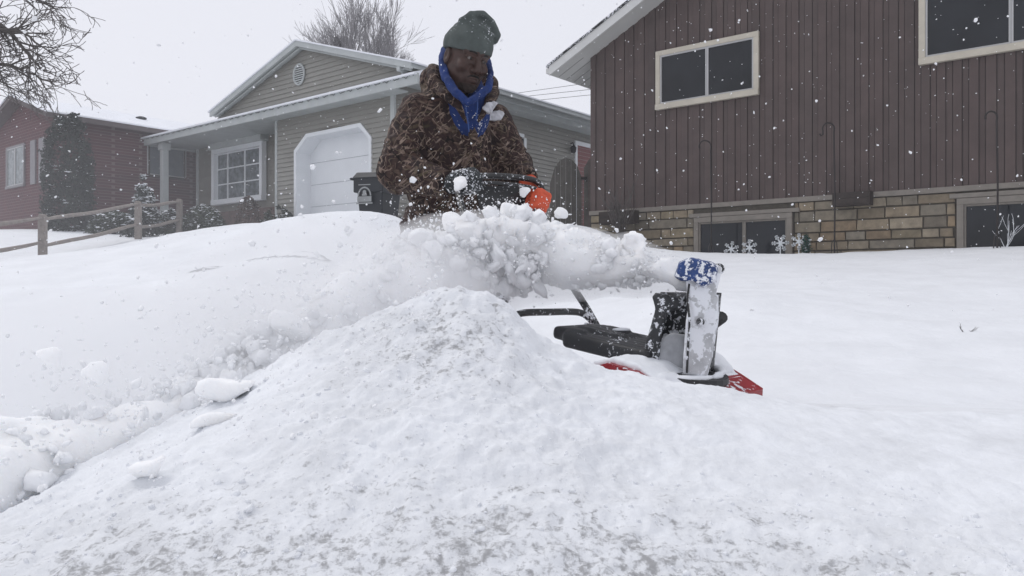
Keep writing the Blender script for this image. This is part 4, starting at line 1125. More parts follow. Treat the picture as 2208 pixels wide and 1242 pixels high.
def hood_d(p):
    # a thick rolled hood lying round the neck, open at the throat
    pts = [P(1008, 221, 3.26), P(984, 201, 3.27), P(962, 170, 3.33), P(953, 130, 3.42), P(962, 108, 3.52), P(1005, 110, 3.60), P(1048, 130, 3.55), P(1058, 158, 3.42), P(1053, 190, 3.31), P(1016, 218, 3.25)]
    d = s_chain(p, pts, [.013, .016, .018, .016, .020, .03, .018, .011, .014, .013])
    body = s_ell(p, P(1010, 240, 3.47), (.095, .085, .13), Rb)
    body = smin(body, s_cap(p, P(1005, 170, 3.50), P(1010, 215, 3.47), .062, .075), .03)
    d = smin(d, body, .018)
    d = smax(d, -(s_cap(p, from_head((0, .03, -.02)), from_head((0, .02, -.13)), .078, .052)), .006)
    return d
def opening(p):
    """V shaped throat of the jacket: points in front, width shrinking downwards"""
    c = P(1012, 230, 3.36)
    q = p-c; x = q@Lb; y = q@Fb; z = q[:, 2]
    half = .045+.38*z            # narrows downward to a point
    half = np.minimum(half, .075)
    ctr = -.004*np.ones_like(z)
    return np.maximum(np.abs(x-ctr)-half, -(y+.10))
def jacket_d(p):
    ch = s_ell(p, chest+A3(-.005, 0, -.02), (.190, .160, .30), Rb)
    ch = smin(ch, s_ell(p, chest-A3(.01, 0, .19), (.195, .160, .22), Rb), .06)
    d = ch
    d = smin(d, s_cap(p, shR+A3(.08, .02, .01), shL-A3(.07, .02, -.01), .088), .05)
    d = smin(d, s_cap(p, P(930, 170, 3.55), P(1050, 185, 3.62), .05), .05)
    for a, e, w_, h_ in ((shR, elR, wrR, HR), (shL, elL, wrL, HL)):
        am = smin(s_cap(p, a, e, .090, .084), s_cap(p, e, w_+(w_-e)*.02, .080, .052), .03)
        d = smin(d, am, .010)
    # collar wings
    d = smin(d, s_chain(p, [P(936, 148, 3.50), P(938, 178, 3.42), P(962, 205, 3.345), P(990, 228, 3.31), P(1006, 262, 3.32)], [.024, .030, .020, .013, .009]), .010)
    d = smin(d, s_chain(p, [P(1064, 196, 3.52), P(1060, 212, 3.44), P(1048, 232, 3.38), P(1032, 262, 3.345)], [.022, .020, .014, .009]), .010)
    # placket flap
    d = smin(d, s_chain(p, [P(1018, 272, 3.325), P(1024, 330, 3.31), P(1034, 400, 3.32), P(1040, 480, 3.34)], [.012, .014, .014, .014]), .012)
    return d
def jacket(p):
    d = jacket_d(p)
    near = np.abs(d) < .06; dn = np.zeros_like(d)
    q = p[near]
    big = fbm(q*np.array([1, 1, 1.6]), 6.5, 3, ridged=True)
    fine = fbm(q*np.array([1.2, 1.2, 2.2])+5, 15, 3, ridged=True)
    # creases crowd at the elbows and armpits
    wE = np.exp(-(np.linalg.norm(q-elR, axis=1)/.13)**2)+np.exp(-(np.linalg.norm(q-elL, axis=1)/.13)**2)+.6*np.exp(-(np.linalg.norm(q-shR-A3(.03, 0, -.13), axis=1)/.12)**2)+.6*np.exp(-(np.linalg.norm(q-shL-A3(-.03, 0, -.13), axis=1)/.12)**2)
    dn[near] = -(.009*big+.003*fine)-(.012*fine+.012*big)*wE
    d = d+dn
    d = smax(d, -opening(p), .004)
    hem = .205+.02*np.sin(p[:, 0]*14); d = smax(d, hem-p[:, 2], .01)
    d = np.maximum(d, -(s_cap(p, from_head((0, -.01, 0)), P(1000, 190, 3.50), .085, .075)))
    for w_, h_ in ((wrR, HR), (wrL, HL)):
        dd = unit(h_-w_); d = smax(d, (p-w_)@dd-.008, .004) if False else np.where(np.linalg.norm(p-w_, axis=1) < .13, smax(d, (p-w_)@dd-.012, .006), d)
    return d
V, Fc = snet(jacket, A3(-.66, 3.14, .17), A3(.12, 3.90, .97), .0075)
jk = mk('jacket', V, Fc, M_camo, person, smooth=True)
M_blue = plain('blue_fleece', (.008, .028, .130), .9, .25, 22, snow=.03, snow_scale=70, bmp=.3)
def hoodf(p):
    d = hood_d(p); n = np.abs(d) < .03; e = np.zeros_like(d); e[n] = -.005*fbm(p[n]*np.array([1.6, 1.6, .6]), 26, 2, ridged=True); return d+e
V, Fc = snet(hoodf, A3(-.42, 3.18, .52), A3(-.04, 3.72, 1.06), .005)
hd = mk('hood', V, Fc, M_blue, person, smooth=True)
for pts in ([P(1003, 212, 3.275), P(1006, 240, 3.285), P(1009, 262, 3.305), P(1012, 285, 3.30)], [P(1030, 208, 3.28), P(1030, 235, 3.285), P(1027, 258, 3.30)]):
    b = MB(); b.tube([p+A3(0, -.012, 0) for p in pts], .0028, 6); b.build('drawstring', plain('cord_blue', (.03, .07, .22), .8), hd)
# snow lying on the left chest
def chest_snow(p):
    d = jacket_d(p)-.016-.006*fbm(p, 30, 3)
    m = s_ell(p, P(1068, 238, 3.45), (.062, .16, .028), np.array([[.93, 0, -.37], [0, 1, 0], [.37, 0, .93]]))+.010*fbm(p, 40, 2)
    return np.maximum(d, m)
V, Fc = snet(chest_snow, P(1060, 240, 3.45)-.12, P(1060, 240, 3.45)+.12, .005)
mk('clinging_snow', V, Fc, plain('melting_snow', (.46, .46, .49), .7, .35, 40), person, smooth=True)

# knit hat
M_hat = plain('knit_wool', (.074, .088, .084), .95, .18, 30, snow=.02, snow_scale=80, bmp=.2)
def hat(p):
    q = to_head(p)
    # brim plane follows the brow, then the crown rises and flops to his left
    d = s_cap(q, (0, -.010, .052), (.004, -.006, .092), .090, .074)
    d2 = s_ell(q, (0, -.008, .05), (.090, .110, .085)); d = smin(d, d2, .02)
    roll_ = s_chain(q, [np.array([-.060, .00, .130]), np.array([-.035, .02, .158]), np.array([.01, .02, .168]), np.array([.055, .015, .152]), np.array([.088, .015, .118]), np.array([.090, .015, .100])], [.012, .017, .020, .022, .021, .016])
    d = smin(d, roll_, .018)
    d = smax(d, -s_ell(q, (.008, .062, .155), (.040, .040, .016)), .01)
    fold = s_chain(q, [np.array([-.055, .045, .128]), np.array([-.02, .070, .120]), np.array([.03, .070, .112]), np.array([.070, .045, .112])], [.006, .007, .007, .006])
    d = smin(d, fold, .012)
    zcut = .026+.010*(q[:, 1] < -9)+.004*np.sin(q[:, 0]*30)
    d = smax(d, (zcut+ .06*np.clip(-q[:, 1]-.02, 0, 1)*-1)-q[:, 2], .003)
    near = np.abs(d) < .02; e = np.zeros_like(d); e[near] = -.004*fbm(q[near], 22, 3); return (d+e)*HS
cw = from_head((0, 0, .10)); V, Fc = snet(hat, cw-.18, cw+.17, .0038)
mk('knit_hat', V, Fc, M_hat, person, smooth=True)

# trousers, boots
def trous(p):
    d = s_ell(p, (hipR+hipL)/2+A3(0, 0, .06), (.185, .135, .17), Rb)
    for a, b_, c in ((hipR, knR, anR), (hipL, knL, anL)):
        d = smin(d, s_cap(p, a, b_, .108, .082), .04); d = smin(d, s_cap(p, b_, c+A3(0, 0, .0), .080, .070), .02)
    n = np.abs(d) < .04; e = np.zeros_like(d); e[n] = -.011*fbm(p[n]*np.array([1, 1, 1.8]), 9, 3, ridged=True)
    return smax(smax(d+e, -.56-p[:, 2], .01), p[:, 2]-.36, .01)
V, Fc = snet(trous, A3(-.62, 3.44, -.60), A3(-.02, 3.96, .40), .011); mk('trousers', V, Fc, M_camo2, person, smooth=True)
M_boot = plain('boot_rubber', (.02, .02, .02), .6, .2, 10, snow=.2, snow_scale=50)
for a in (anR, anL):
    f = lambda p, a=a: smax(smin(s_cap(p, a+A3(0, 0, .07), a-A3(0, 0, .04), .062, .056), s_cap(p, a-A3(0, 0, .055), a+Fb*.17-A3(0, 0, .065), .052, .044), .03), (a[2]-.105)-p[:, 2], .004)
    V, Fc = snet(f, a-A3(.2, .28, .13), a+A3(.25, .12, .16), .009); mk('boot', V, Fc, M_boot, person, smooth=True)
# gloves
M_glv = plain('black_glove', (.020, .024, .026), .75, .3, 25, snow=.14, snow_scale=110, bmp=.2)
M_org = plain('orange_glove', (.62, .085, .030), .6, .18, 25, bmp=.2)
def glove(which, wr, c, lo):
    def f(p):
        d = hands(p, .0065, which, .0105)
        d = smin(d, s_cap(p, wr-(c-wr)*lo, wr+(c-wr)*.15, .040, .038), .012)
        n = np.abs(d) < .02; e = np.zeros_like(d); e[n] = -.002*fbm(p[n], 60, 2, ridged=True)
        return d+e
    m = (wr+c)/2; return snet(f, m-.115, m+.115, .0036)
V, Fc = glove('R', wrR, HR, .35); a = mk('glove', V, Fc, M_glv, person, smooth=True); a['label'] = 'black glove speckled with snow'
V, Fc = glove('L', wrL, HL, .0); a = mk('glove', V, Fc, M_org, person, smooth=True); a['label'] = 'bright orange glove'

# ================================================================== the snow blower
M_red = plain('red_enamel', (.30, .012, .018), .35, .15, 12, snow=.12, snow_scale=45)
M_blk = plain('black_plastic', (.016, .017, .019), .5, .25, 14, snow=.06, snow_scale=80)
M_blk2 = plain('black_steel', (.016, .017, .018), .4, .2, 14, snow=.12, snow_scale=60)
M_ice = plain('snow_caked_plastic', (.52, .53, .55), .7, .25, 14, snow=.24, snow_scale=30, bmp=.5)
M_chute = plain('chute_plastic', (.025, .027, .030), .5, .3, 14, snow=.175, snow_scale=55)
M_blue2 = plain('blue_cap', (.012, .045, .17), .45, .35, 20, snow=.205, snow_scale=50)
bl_rot = (0, R(8), R(-42.6)); bl_loc = (.322, 2.594, -.675)
sb = root('snow_blower', bl_loc, bl_rot, label='red and black walk behind snow blower nosing down behind the dirty snow bank', cat='snow blower')
LM = np.array(MW[sb.name])
def L(x, y, z): return (LM[:3, :3]@np.array([x, y, z], float))+LM[:3, 3]
# auger housing: bent sheet between two side plates
prof = [(-.03, .06), (-.05, .20), (-.03, .34), (.03, .43), (.10, .462), (.20, .458), (.29, .428), (.365, .400)]
b = MB(); n = len(prof); W_ = .228
V = [L(x, s, z) for s in (-W_, W_) for x, z in prof]+[L(x, s, z-.012) for s in (-W_, W_) for x, z in prof]
Fc = []
for i in range(n-1):
    Fc += [(i, i+1, n+i+1, n+i), (2*n+i, 3*n+i, 3*n+i+1, 2*n+i+1)]
b.add(V, Fc)
b.box((.359, -W_, .375), (.371, W_, .400), fr=lambda x, y, z: tuple(L(x, y, z)))
o = b.build('auger_housing', M_red, sb); hs = o
for sy in (-1, 1):
    b = MB(); poly = [L(x, sy*(W_+.0015), z) for x, z in prof]+[L(.385, sy*(W_+.0015), .12), L(.35, sy*(W_+.0015), .03), L(.02, sy*(W_+.0015), .03)]
    b.prism(poly, (L(0, sy*.012, 0)-L(0, 0, 0))); o = b.build('side_plate', M_red, hs); recalc(o)
b = MB()
for k in range(4):
    a0 = k*math.pi/2; 
    for s in np.linspace(-.22, .22, 9):
        a = a0+s*2.2; c_ = np.array([.23, 0, .17])
        b.tube([L(.23, s, .17), L(.23+.13*math.cos(a), s, .17+.13*math.sin(a))], .018, 6, sq=1.8)
b.tube([L(.23, -.26, .17), L(.23, .26, .17)], .022, 10); b.build('auger', M_blk2, sb)
b = MB(); b.box((.0, -.24, .03), (.012, .24, .3), fr=lambda x, y, z: tuple(L(x, y, z))); b.build('scraper', M_blk2, sb)
# snow lying on the housing
def hs_snow(p):
    q = (p-LM[:3, 3])@LM[:3, :3]
    top = np.interp(q[:, 0], [x for x, z in prof[2:]], [z for x, z in prof[2:]])
    n = fbm(q*np.array([1, 1, .2]), 9, 3); n2 = fbm(q, 45, 3)
    th = .016+.020*n+.004*n2
    th = th*np.clip((.30-q[:, 0])/.12+.35*(n > .25), 0, 1)
    return np.maximum(np.maximum(q[:, 2]-top-th, top-.006-q[:, 2]), np.maximum(np.abs(q[:, 1])-W_+.006, np.maximum(q[:, 0]-.36, .0-q[:, 0])))
V, Fc = snet(hs_snow, A3(.05, 2.1, -.40), A3(.95, 2.95, -.10), .008); mk('snow_cover', V, Fc, M_clump, hs, smooth=True)
# engine cover
def eng(p):
    q = (p-LM[:3, 3])@LM[:3, :3]
    def rbox(c, h, r): 
        a = np.abs(q-np.array(c))-np.array(h)+r; return np.linalg.norm(np.maximum(a, 0), axis=1)+np.minimum(a.max(1), 0)-r
    d = rbox((-.00, 0, .478), (.165, .135, .028), .018)
    d = smin(d, rbox((-.16, 0, .490), (.06, .12, .022), .015), .02)
    d = smin(d, rbox((-.08, 0, .500), (.08, .07, .016), .012), .02)
    rib = .002*np.sin(q[:, 1]*150)*(np.abs(q[:, 0]+.02) < .15); return d+rib
cwE = L(0, 0, .48); V, Fc = snet(eng, cwE-.30, cwE+.30, .007); mk('engine_cover', V, Fc, M_blk, sb, smooth=True)
b = MB(); fc = P(1340, 731, 2.60); b.lathe(fc, (0, 0, 1), [(0, .034), (.006, .037), (.022, .037), (.028, .030), (.030, .0)], 20); b.build('fuel_cap', M_blk, sb)
b = MB(); b.lathe(fc, (0, 0, 1), [(.029, .031), (.034, .028), (.037, .012), (.038, .0)], 14); b.build('snow_cover', M_clump, sb, smooth=True)
for sy in (-1, 1):
    b = MB(); b.lathe(L(-.14, sy*.23, .11), L(0, 1, 0)-L(0, 0, 0), [(-.035, .07), (-.03, .11), (.03, .11), (.035, .07)], 20); b.build('wheel', M_blk, sb)
# handle
rt_ = [P(1299, 726, 2.90), P(1285, 700, 2.91), P(1262, 660, 2.93), P(1232, 612, 2.97), P(1200, 545, 3.08), P(1172, 495, 3.25), P(1156, 462, 3.38), P(1166, 432, 3.43), P(1168, 408, 3.44), P(1158, 392, 3.43), P(1130, 384, 3.39), P(1060, 379, 3.30), P(1005, 384, 3.19), P(990, 396, 3.15), P(990, 425, 3.11), P(1020, 510, 2.92), P(1060, 600, 2.74), P(1105, 690, 2.60), P(1118, 722, 2.57)]
def smoothpath(pts, n=6):
    out = []; m = len(pts)
    for i in range(m-1):
        p0, p1, p2, p3 = pts[max(i-1, 0)], pts[i], pts[i+1], pts[min(i+2, m-1)]
        for t in np.linspace(0, 1, n)[:-1]:
            out.append(.5*((2*p1)+(-p0+p2)*t+(2*p0-5*p1+4*p2-p3)*t*t+(-p0+3*p1-3*p2+p3)*t**3))
    out.append(pts[-1]); return out
b = MB(); b.tube(smoothpath(rt_), .0135, 10); o = b.build('handle', M_blk2, sb, smooth=True)
b = MB(); b.tube(smoothpath([P(1286, 705, 2.895), P(1268, 684, 2.885), P(1244, 673, 2.86), P(1180, 673, 2.73), P(1128, 675, 2.63), P(1110, 685, 2.60), P(1116, 705, 2.585)]), .0125, 8); b.build('cross_brace', M_blk2, sb, smooth=True)
b = MB(); b.tube(smoothpath([P(1160, 418, 3.40), P(1148, 404, 3.375), P(1060, 394, 3.265), P(1010, 400, 3.155)]), .008, 8); b.build('control_bail', M_blk2, sb, smooth=True)
b = MB(); b.tube([P(1300, 728, 2.90), P(1280, 694, 2.91), P(1258, 655, 2.935)], [.026, .021, .014], 8, sq=.5); b.lathe(P(1266, 708, 2.87), (0, 0, 1), [(-.03, .012), (.0, .016), (.02, .010)], 8); b.build('bracket', M_blk2, sb)
b = MB(); A_, B_, C_, D_ = P(1022, 398, 3.26), P(1138, 402, 3.42), P(1122, 452, 3.40), P(1036, 458, 3.24); b.prism([A_, B_, C_, D_], (.01, .02, .0)); o = b.build('dark_plate', M_blk, sb, bevel=.006); recalc(o)  # flat dark plate filling the area under the bar, between the grips
# chute
cB, cT = P(1457, 792, 2.42), P(1488, 634, 2.44)
od = unit(A3(-.72, -.69, .0)); td = unit(np.cross(A3(0, 0, 1), od))
def pipe(phi0, phi1, z0, z1, r0, r1, off=0, n=18, m=14, topfn=None):
    V = []; 
    for i in range(m):
        for k in range(n):
            ph = phi0+(phi1-phi0)*k/(n-1); top = z1 if topfn is None else topfn(k/(n-1))
            t = z0+(top-z0)*i/(m-1); c = cB+(cT-cB)*t; r = r0+(r1-r0)*t+off
            V.append(c+r*(-od*math.cos(ph)+td*math.sin(ph)))
    F = [(i*n+k, i*n+k+1, (i+1)*n+k+1, (i+1)*n+k) for i in range(m-1) for k in range(n-1)]
    return V, F
def thick(name, V, F, mat, par, th=.006):
    o = mk(name, V, F, mat, par, smooth=True); s = o.modifiers.new('s', 'SOLIDIFY'); s.thickness = th; return o
V, F = pipe(R(-112), R(112), -.02, 1.0, .108, .088, topfn=lambda u: 1.02-.0*u); ch = thick('chute', V, F, M_chute, sb)
b = MB(); b.lathe(cB-A3(0, 0, .035), (.10, -.08, 1), [(0, .150), (.012, .158), (.028, .155), (.034, .10)], 30); o = b.build('chute_ring', M_blk, sb, smooth=False)
def ring_snow(p):
    q = p-(cB-A3(0, 0, .010)); r = np.hypot(q[:, 0], q[:, 1]); return np.maximum(np.maximum(np.abs(r-.138)-.010+.014*fbm(p, 20, 3), np.abs(q[:, 2]+.08*q[:, 1]*-1-.002)-.010), .25-.5*1 if False else -1)
V, Fc = snet(ring_snow, cB-.19, cB+.19, .008); mk('snow_cover', V, Fc, M_clump, sb, smooth=True)
# snow caked outer wing facing the street, from ring to deflector hinge
def slab(p, poly, Y0, Y1, bulge=.0, nz=.004, fr=24):
    """poly in photo pixels extruded between depths, edges rounded"""
    x = 1104+p[:, 0]/p[:, 1]*FPX; y = 612-p[:, 2]/p[:, 1]*FPX
    P2 = np.array(poly, float); d = np.full(len(p), 1e9); ins = np.zeros(len(p), bool)
    for i in range(len(P2)):
        a, b_ = P2[i], P2[(i+1) % len(P2)]; e = b_-a; wx, wy = x-a[0], y-a[1]
        t = np.clip((wx*e[0]+wy*e[1])/(e@e), 0, 1); d = np.minimum(d, np.hypot(wx-e[0]*t, wy-e[1]*t))
        c = ((a[1] > y) != (b_[1] > y)) & (x < (b_[0]-a[0])*(y-a[1])/(b_[1]-a[1]+1e-12)+a[0]); ins ^= c
    s = np.where(ins, -d, d)*p[:, 1]/FPX
    yd = np.maximum(Y0-p[:, 1], p[:, 1]-Y1)
    return smax(s, yd, .012)+nz*fbm(p, fr, 3)
def sl_part(name, poly, Y0, Y1, mat, h=.005, nz=.003, par=None, fr=24):
    px = [a for a, _ in poly]; py = [a for _, a in poly]
    lo = A3((min(px)-1110)/FPX*Y1-.0, Y0-.03, (606-max(py))/FPX*Y1-.01); hi = A3((max(px)-1098)/FPX*Y1+.01, Y1+.03, (618-min(py))/FPX*Y1+.01)
    lo = np.minimum(lo, A3((min(px)-1110)/FPX*Y0, Y0-.03, (606-max(py))/FPX*Y0)); hi = np.maximum(hi, A3((max(px)-1098)/FPX*Y0, Y1+.03, (618-min(py))/FPX*Y0))
    V, Fc = snet(lambda p: slab(p, poly, Y0, Y1, nz=nz, fr=fr), lo, hi, h); return mk(name, V, Fc, mat, par or sb, smooth=True)
sl_part('chute_wing', [(1479, 690), (1472, 808), (1524, 814), (1536, 770), (1549, 690), (1549, 636), (1490, 640)], 2.285, 2.35, M_ice)
sl_part('upper_wing', [(1478, 600), (1482, 640), (1494, 690), (1514, 700), (1530, 668), (1543, 640), (1557, 578), (1546, 570), (1520, 600)], 2.28, 2.40, M_ice)
sl_part('deflector', [(1454, 596), (1464, 566), (1490, 555), (1537, 566), (1550, 578), (1542, 606), (1516, 622), (1494, 606), (1470, 606)], 2.255, 2.48, M_blue2, nz=.005)
b = MB(); b.lathe(P(1546, 580, 2.36), (0.2, -1, 0), [(-.02, .0), (-.018, .016), (.018, .016), (.022, .008)], 12); b.lathe(P(1510, 694, 2.278), (0, -1, 0), [(0, .012), (.012, .010), (.016, .004)], 10); b.build('hinge_bolt', M_blk2, sb)
b = MB(); b.tube([P(1486, 612, 2.282), P(1482, 645, 2.278), P(1487, 690, 2.278), P(1484, 740, 2.282), P(1481, 804, 2.285)], .0035, 6); b.build('wing_edge', M_blk2, sb)
sl_part('chute_handle', [(1516, 790), (1522, 700), (1540, 698), (1543, 712), (1534, 748)], 2.46, 2.50, M_ice)
b = MB(); b.tube([P(1520, 706, 2.47), P(1533, 696, 2.45), P(1555, 684, 2.40)], [.022, .030, .024], 12, sq=.8); b.build('grip_knob', M_blk, sb, smooth=True)
# dark scoop lip on the other side of the opening
sl_part('chute_lip', [(1386, 772), (1404, 700), (1412, 662), (1405, 640), (1412, 630), (1440, 634), (1468, 646), (1470, 664), (1440, 676), (1428, 720), (1420, 790)], 2.36, 2.39, M_chute, nz=.004)

# ================================================================== thrown snow
M_plume = snow_mat('thrown_snow', scale=20, bmp=.35, dist=.02, col=(.90, .91, .925), soft=.85)
path = [P(1470, 606, 2.50), P(1420, 592, 2.55), P(1350, 578, 2.62), P(1250, 562, 2.70), P(1150, 562, 2.74), P(1050, 575, 2.72), P(950, 600, 2.66), P(860, 642, 2.56), P(770, 705, 2.42), P(660, 775, 2.28), P(540, 850, 2.15)]
prad = [.018, .030, .048, .068, .095, .110, .12, .125, .13, .13, .12]
def plume(p):
    d = None
    pth = path+[P(420, 920, 2.0), P(280, 985, 1.85), P(120, 1050, 1.7), P(-60, 1110, 1.55), P(-200, 1140, 1.5)]; prd = prad+[.12, .13, .14, .14, .14]
    for i in range(len(pth)-1):
        e = s_cap(p, pth[i], pth[i+1], prd[i], prd[i+1]); d = e if d is None else smin(d, e, .03)
    m = np.abs(d) < .12; e = np.zeros_like(d); q = p[m]
    up = np.clip((q[:, 2]-.02)*8, .35, 1.1)
    e[m] = -(.070*fbm(q, 4.2, 2)+(.050*fbm(q, 13, 4, gain=.6, ridged=True)+.010*fbm(q, 42, 2, ridged=True))*up)
    return d+e
V, Fc = snet(plume, A3(-1.5, 1.25, -.80), A3(.62, 3.05, .30), .013)
pl = mk('thrown_snow', V, Fc, M_plume, None, smooth=True, org=tuple(path[4]))
tag(pl, 'mass of snow flung in an arc from the blower chute across the man', 'thrown snow', kind='stuff')

# lumps: irregular chunks
def chunk_mesh(rr, sub=1):
    import bmesh
    bm = bmesh.new(); bmesh.ops.create_icosphere(bm, subdivisions=sub, radius=1)
    V = np.array([v.co[:] for v in bm.verts]); F = np.array([[v.index for v in f.verts] for f in bm.faces]); bm.free()
    return V, F
cV, cF = chunk_mesh(None, 1); cV2, cF2 = chunk_mesh(None, 2)
def many(name, pts, sizes, rr, mat, label, cat, fine=False, flat=.6):
    bV, bF = (cV2, cF2) if fine else (cV, cF)
    n = len(pts); k = len(bV); V = np.empty((n, k, 3)); 
    jit = rr.uniform(.55, 1.25, (n, k, 1)); sc = rr.uniform(flat, 1.3, (n, 1, 3))
    q = rr.normal(size=(n, 4)); q /= np.linalg.norm(q, axis=1)[:, None]; w_, x, y, z = q.T
    M = np.stack([1-2*(y*y+z*z), 2*(x*y-z*w_), 2*(x*z+y*w_), 2*(x*y+z*w_), 1-2*(x*x+z*z), 2*(y*z-x*w_), 2*(x*z-y*w_), 2*(y*z+x*w_), 1-2*(x*x+y*y)], 1).reshape(n, 3, 3)
    V = np.einsum('nij,nkj->nki', M, bV[None]*jit*sc)*np.asarray(sizes)[:, None, None]+pts[:, None, :]
    F = (bF[None]+(np.arange(n)*k)[:, None, None]).reshape(-1, 3)
    o = mk(name, V.reshape(-1, 3), F, mat, None, org=tuple(pts.mean(0))); tag(o, label, cat, kind='stuff'); return o
rr = np.random.default_rng(77)
# the torn body of the stream: thousands of chunks and crumbs
path2 = path+[P(420, 920, 2.0), P(280, 985, 1.85), P(120, 1050, 1.7), P(-60, 1110, 1.55)]
frad = [.030, .050, .075, .10, .135, .155, .15, .15, .16, .17, .19, .20, .20, .20, .20]
pa = np.array(path2); pr = np.array(frad)
def stream(n, tmax, spread, power, up=.65):
    t = rr.uniform(0, 1, n)**power*(tmax-.001); i = t.astype(int); f = (t-i)[:, None]
    c0 = pa[i]*(1-f)+pa[i+1]*f; r0 = pr[i]*(1-f[:, 0])+pr[i+1]*f[:, 0]
    dn = rr.normal(size=(n, 3)); dn /= np.linalg.norm(dn, axis=1)[:, None]
    dn[:, 2] = np.abs(dn[:, 2])*np.where(rr.uniform(size=n) < up, 1, -.8)
    p = c0+dn*(r0*np.abs(rr.normal(0, spread, n)+.25))[:, None]
    k = fbm(p*np.array([.6, 1, 1]), 9, 3) > rr.uniform(-.55, .25, n)
    return p[k], t[k]
M_crumb = snow_mat('snow_crumb', scale=60, bmp=.2, col=(.90, .91, .925))
pts, t = stream(15000, 10, .55, .9); sz = .003+.014*rr.power(.45, len(pts))*rr.uniform(.2, 1, len(pts)); sz *= np.clip(t*.35+.25, .3, 1)
many('snow_chunks', pts, sz, rr, M_crumb, 'chunks of snow that make up the thrown stream', 'snow chunks', flat=.35)
# big crumbly clods riding on the stream
n = 6200; t = rr.uniform(0, 1, n)**.85*13.9; t = np.where(t < 1.2, t+2, t); i = t.astype(int); f = (t-i)[:, None]; par_ = np.array(prad+[.12, .13, .14, .14])
c0 = pa[i]*(1-f)+pa[i+1]*f; r0 = par_[i]*(1-f[:, 0])+par_[np.minimum(i+1, 14)]*f[:, 0]
dn = rr.normal(size=(n, 3)); dn /= np.linalg.norm(dn, axis=1)[:, None]; dn[:, 2] = np.abs(dn[:, 2])*np.where(rr.uniform(size=n) < .62, 1, -1)
pts = c0+dn*(r0*rr.uniform(.75, 1.28, n))[:, None]; sz = np.clip(.005+.036*rr.power(.42, n), 0, .36*r0+.003)
lift = np.exp(-((t-4.6)/1.5)**2)*np.abs(rr.normal(0, .045, n)); pts[:, 2] += np.where(dn[:, 2] > .3, lift, 0); sz = np.where(t > 10, sz*.6, sz)
k = fbm(pts, 6, 2) > rr.uniform(-.6, .25, n); pts = pts[k]; sz = sz[k]
many('snow_chunks', pts, sz, rr, M_crumb, 'big crumbly clods riding on top of the thrown stream', 'snow chunks', fine=True, flat=.45)
pts, t = stream(9000, 10, .85, .9, .8); sz = .0015+.005*rr.power(.4, len(pts))
many('snow_crumbs', pts, sz, rr, M_crumb, 'crumbs of snow torn off the top of the thrown stream', 'snow crumbs')
pts, t = stream(9000, 14, .75, .55, .5); pts = pts[t > 6]; t = t[t > 6]; ok = pts[:, 2] > -.66; pts = pts[ok]; sz = .002+.012*rr.power(.28, len(pts))
many('snow_chunks', pts, sz, rr, M_crumb, 'snow coming down at the left end of the thrown stream', 'snow chunks', flat=.35)
# crumbs over the dark glove, trouser leg and ground behind
n = 1500; cpts = np.concatenate([P(1000, 440, 3.05)+rr.normal(size=(220, 3))*A3(.045, .05, .05), P(890, 500, 3.3)+rr.normal(size=(300, 3))*A3(.07, .08, .07), P(1110, 455, 3.05)+rr.normal(size=(160, 3))*A3(.09, .06, .03)])
many('snow_crumbs', cpts, .0016+.0035*rr.power(.4, len(cpts)), rr, M_crumb, 'snow crumbs flying before the gloves and trouser leg', 'snow crumbs')
# falling debris lower left
n = 3000; px = rr.uniform(-60, 960, n); Yd = rr.uniform(1.2, 3.0, n); py = 612+(px-960)*-.42+rr.normal(20, 150, n)
pts = np.stack([(px-1104)/FPX*Yd, Yd, (612-py)/FPX*Yd], -1); keep = (pts[:, 2] > zt(pts[:, 0], pts[:, 1])); pts = pts[keep]
many('snow_crumbs', pts, .0012+.005*rr.power(.3, len(pts)), rr, M_crumb, 'finer snow raining down at the lower left', 'snow crumbs')
# large separate lumps in flight
def lump(px, py, Y, rx, ry, lb, seed, ang=0):
    c = P(px, py, Y); rr = np.random.default_rng(seed); a = rx/FPX*Y; bz = ry/FPX*Y
    Rm = np.array([[math.cos(ang), 0, -math.sin(ang)], [0, 1, 0], [math.sin(ang), 0, math.cos(ang)]])
    k1 = rr.normal(size=(9, 3)); k1 /= np.linalg.norm(k1, axis=1)[:, None]
    def f(p):
        q = (p-c)@Rm; d = s_ell(q, (0, 0, 0), (a, (a+bz)*.45, bz))
        s = min(a, bz)
        for v in k1: d = smax(d, (q/np.array([a, s, bz])*s)@v-s*rr0, s*.05)
        return d+s*(.16*fbm(p+seed, .8/s, 2)+.05*fbm(p, 3/s, 3))
    rr0 = .62
    m = max(a, bz)*1.7; V, Fc = snet(f, c-m, c+m, m/20)
    o = mk('snow_lump', V, Fc, M_plume, None, smooth=True, org=tuple(c)); tag(o, lb, 'snow lump', 'lumps of snow in flight'); return o
lump(480, 838, 1.75, 95, 30, 'largest flat lump of snow in flight, left of the bank slope', 1, .1)
lump(625, 700, 2.15, 50, 32, 'wedge shaped snow lump in flight above the big flat lump', 2, -.5)
lump(110, 775, 1.75, 26, 34, 'darker rounded snow lump in flight nearest the left edge', 3, .3)
lump(205, 805, 1.75, 27, 42, 'upright oval snow lump in flight beside the rounded one', 4, .2)
lump(990, 398, 3.05, 15, 20, 'white snow lump in front of the black glove', 5, -.5)
lump(1130, 415, 3.2, 16, 12, 'white snow lump beside the orange glove', 6, .5)
lump(1208, 462, 2.9, 17, 15, 'round snow lump in the air right of the orange glove', 7)
lump(1100, 460, 2.8, 30, 34, 'tall snow lump rising from the stream under the orange glove', 8, .3)
lump(975, 480, 2.85, 22, 30, 'greyish snow lump rising from the stream under the black glove', 9, .2)
lump(155, 1125, 1.35, 34, 28, 'small round snow lump in flight at the lower left corner', 10)
lump(320, 1010, 1.35, 52, 26, 'snow lump tumbling over the lower left slope of the bank', 11, .5)
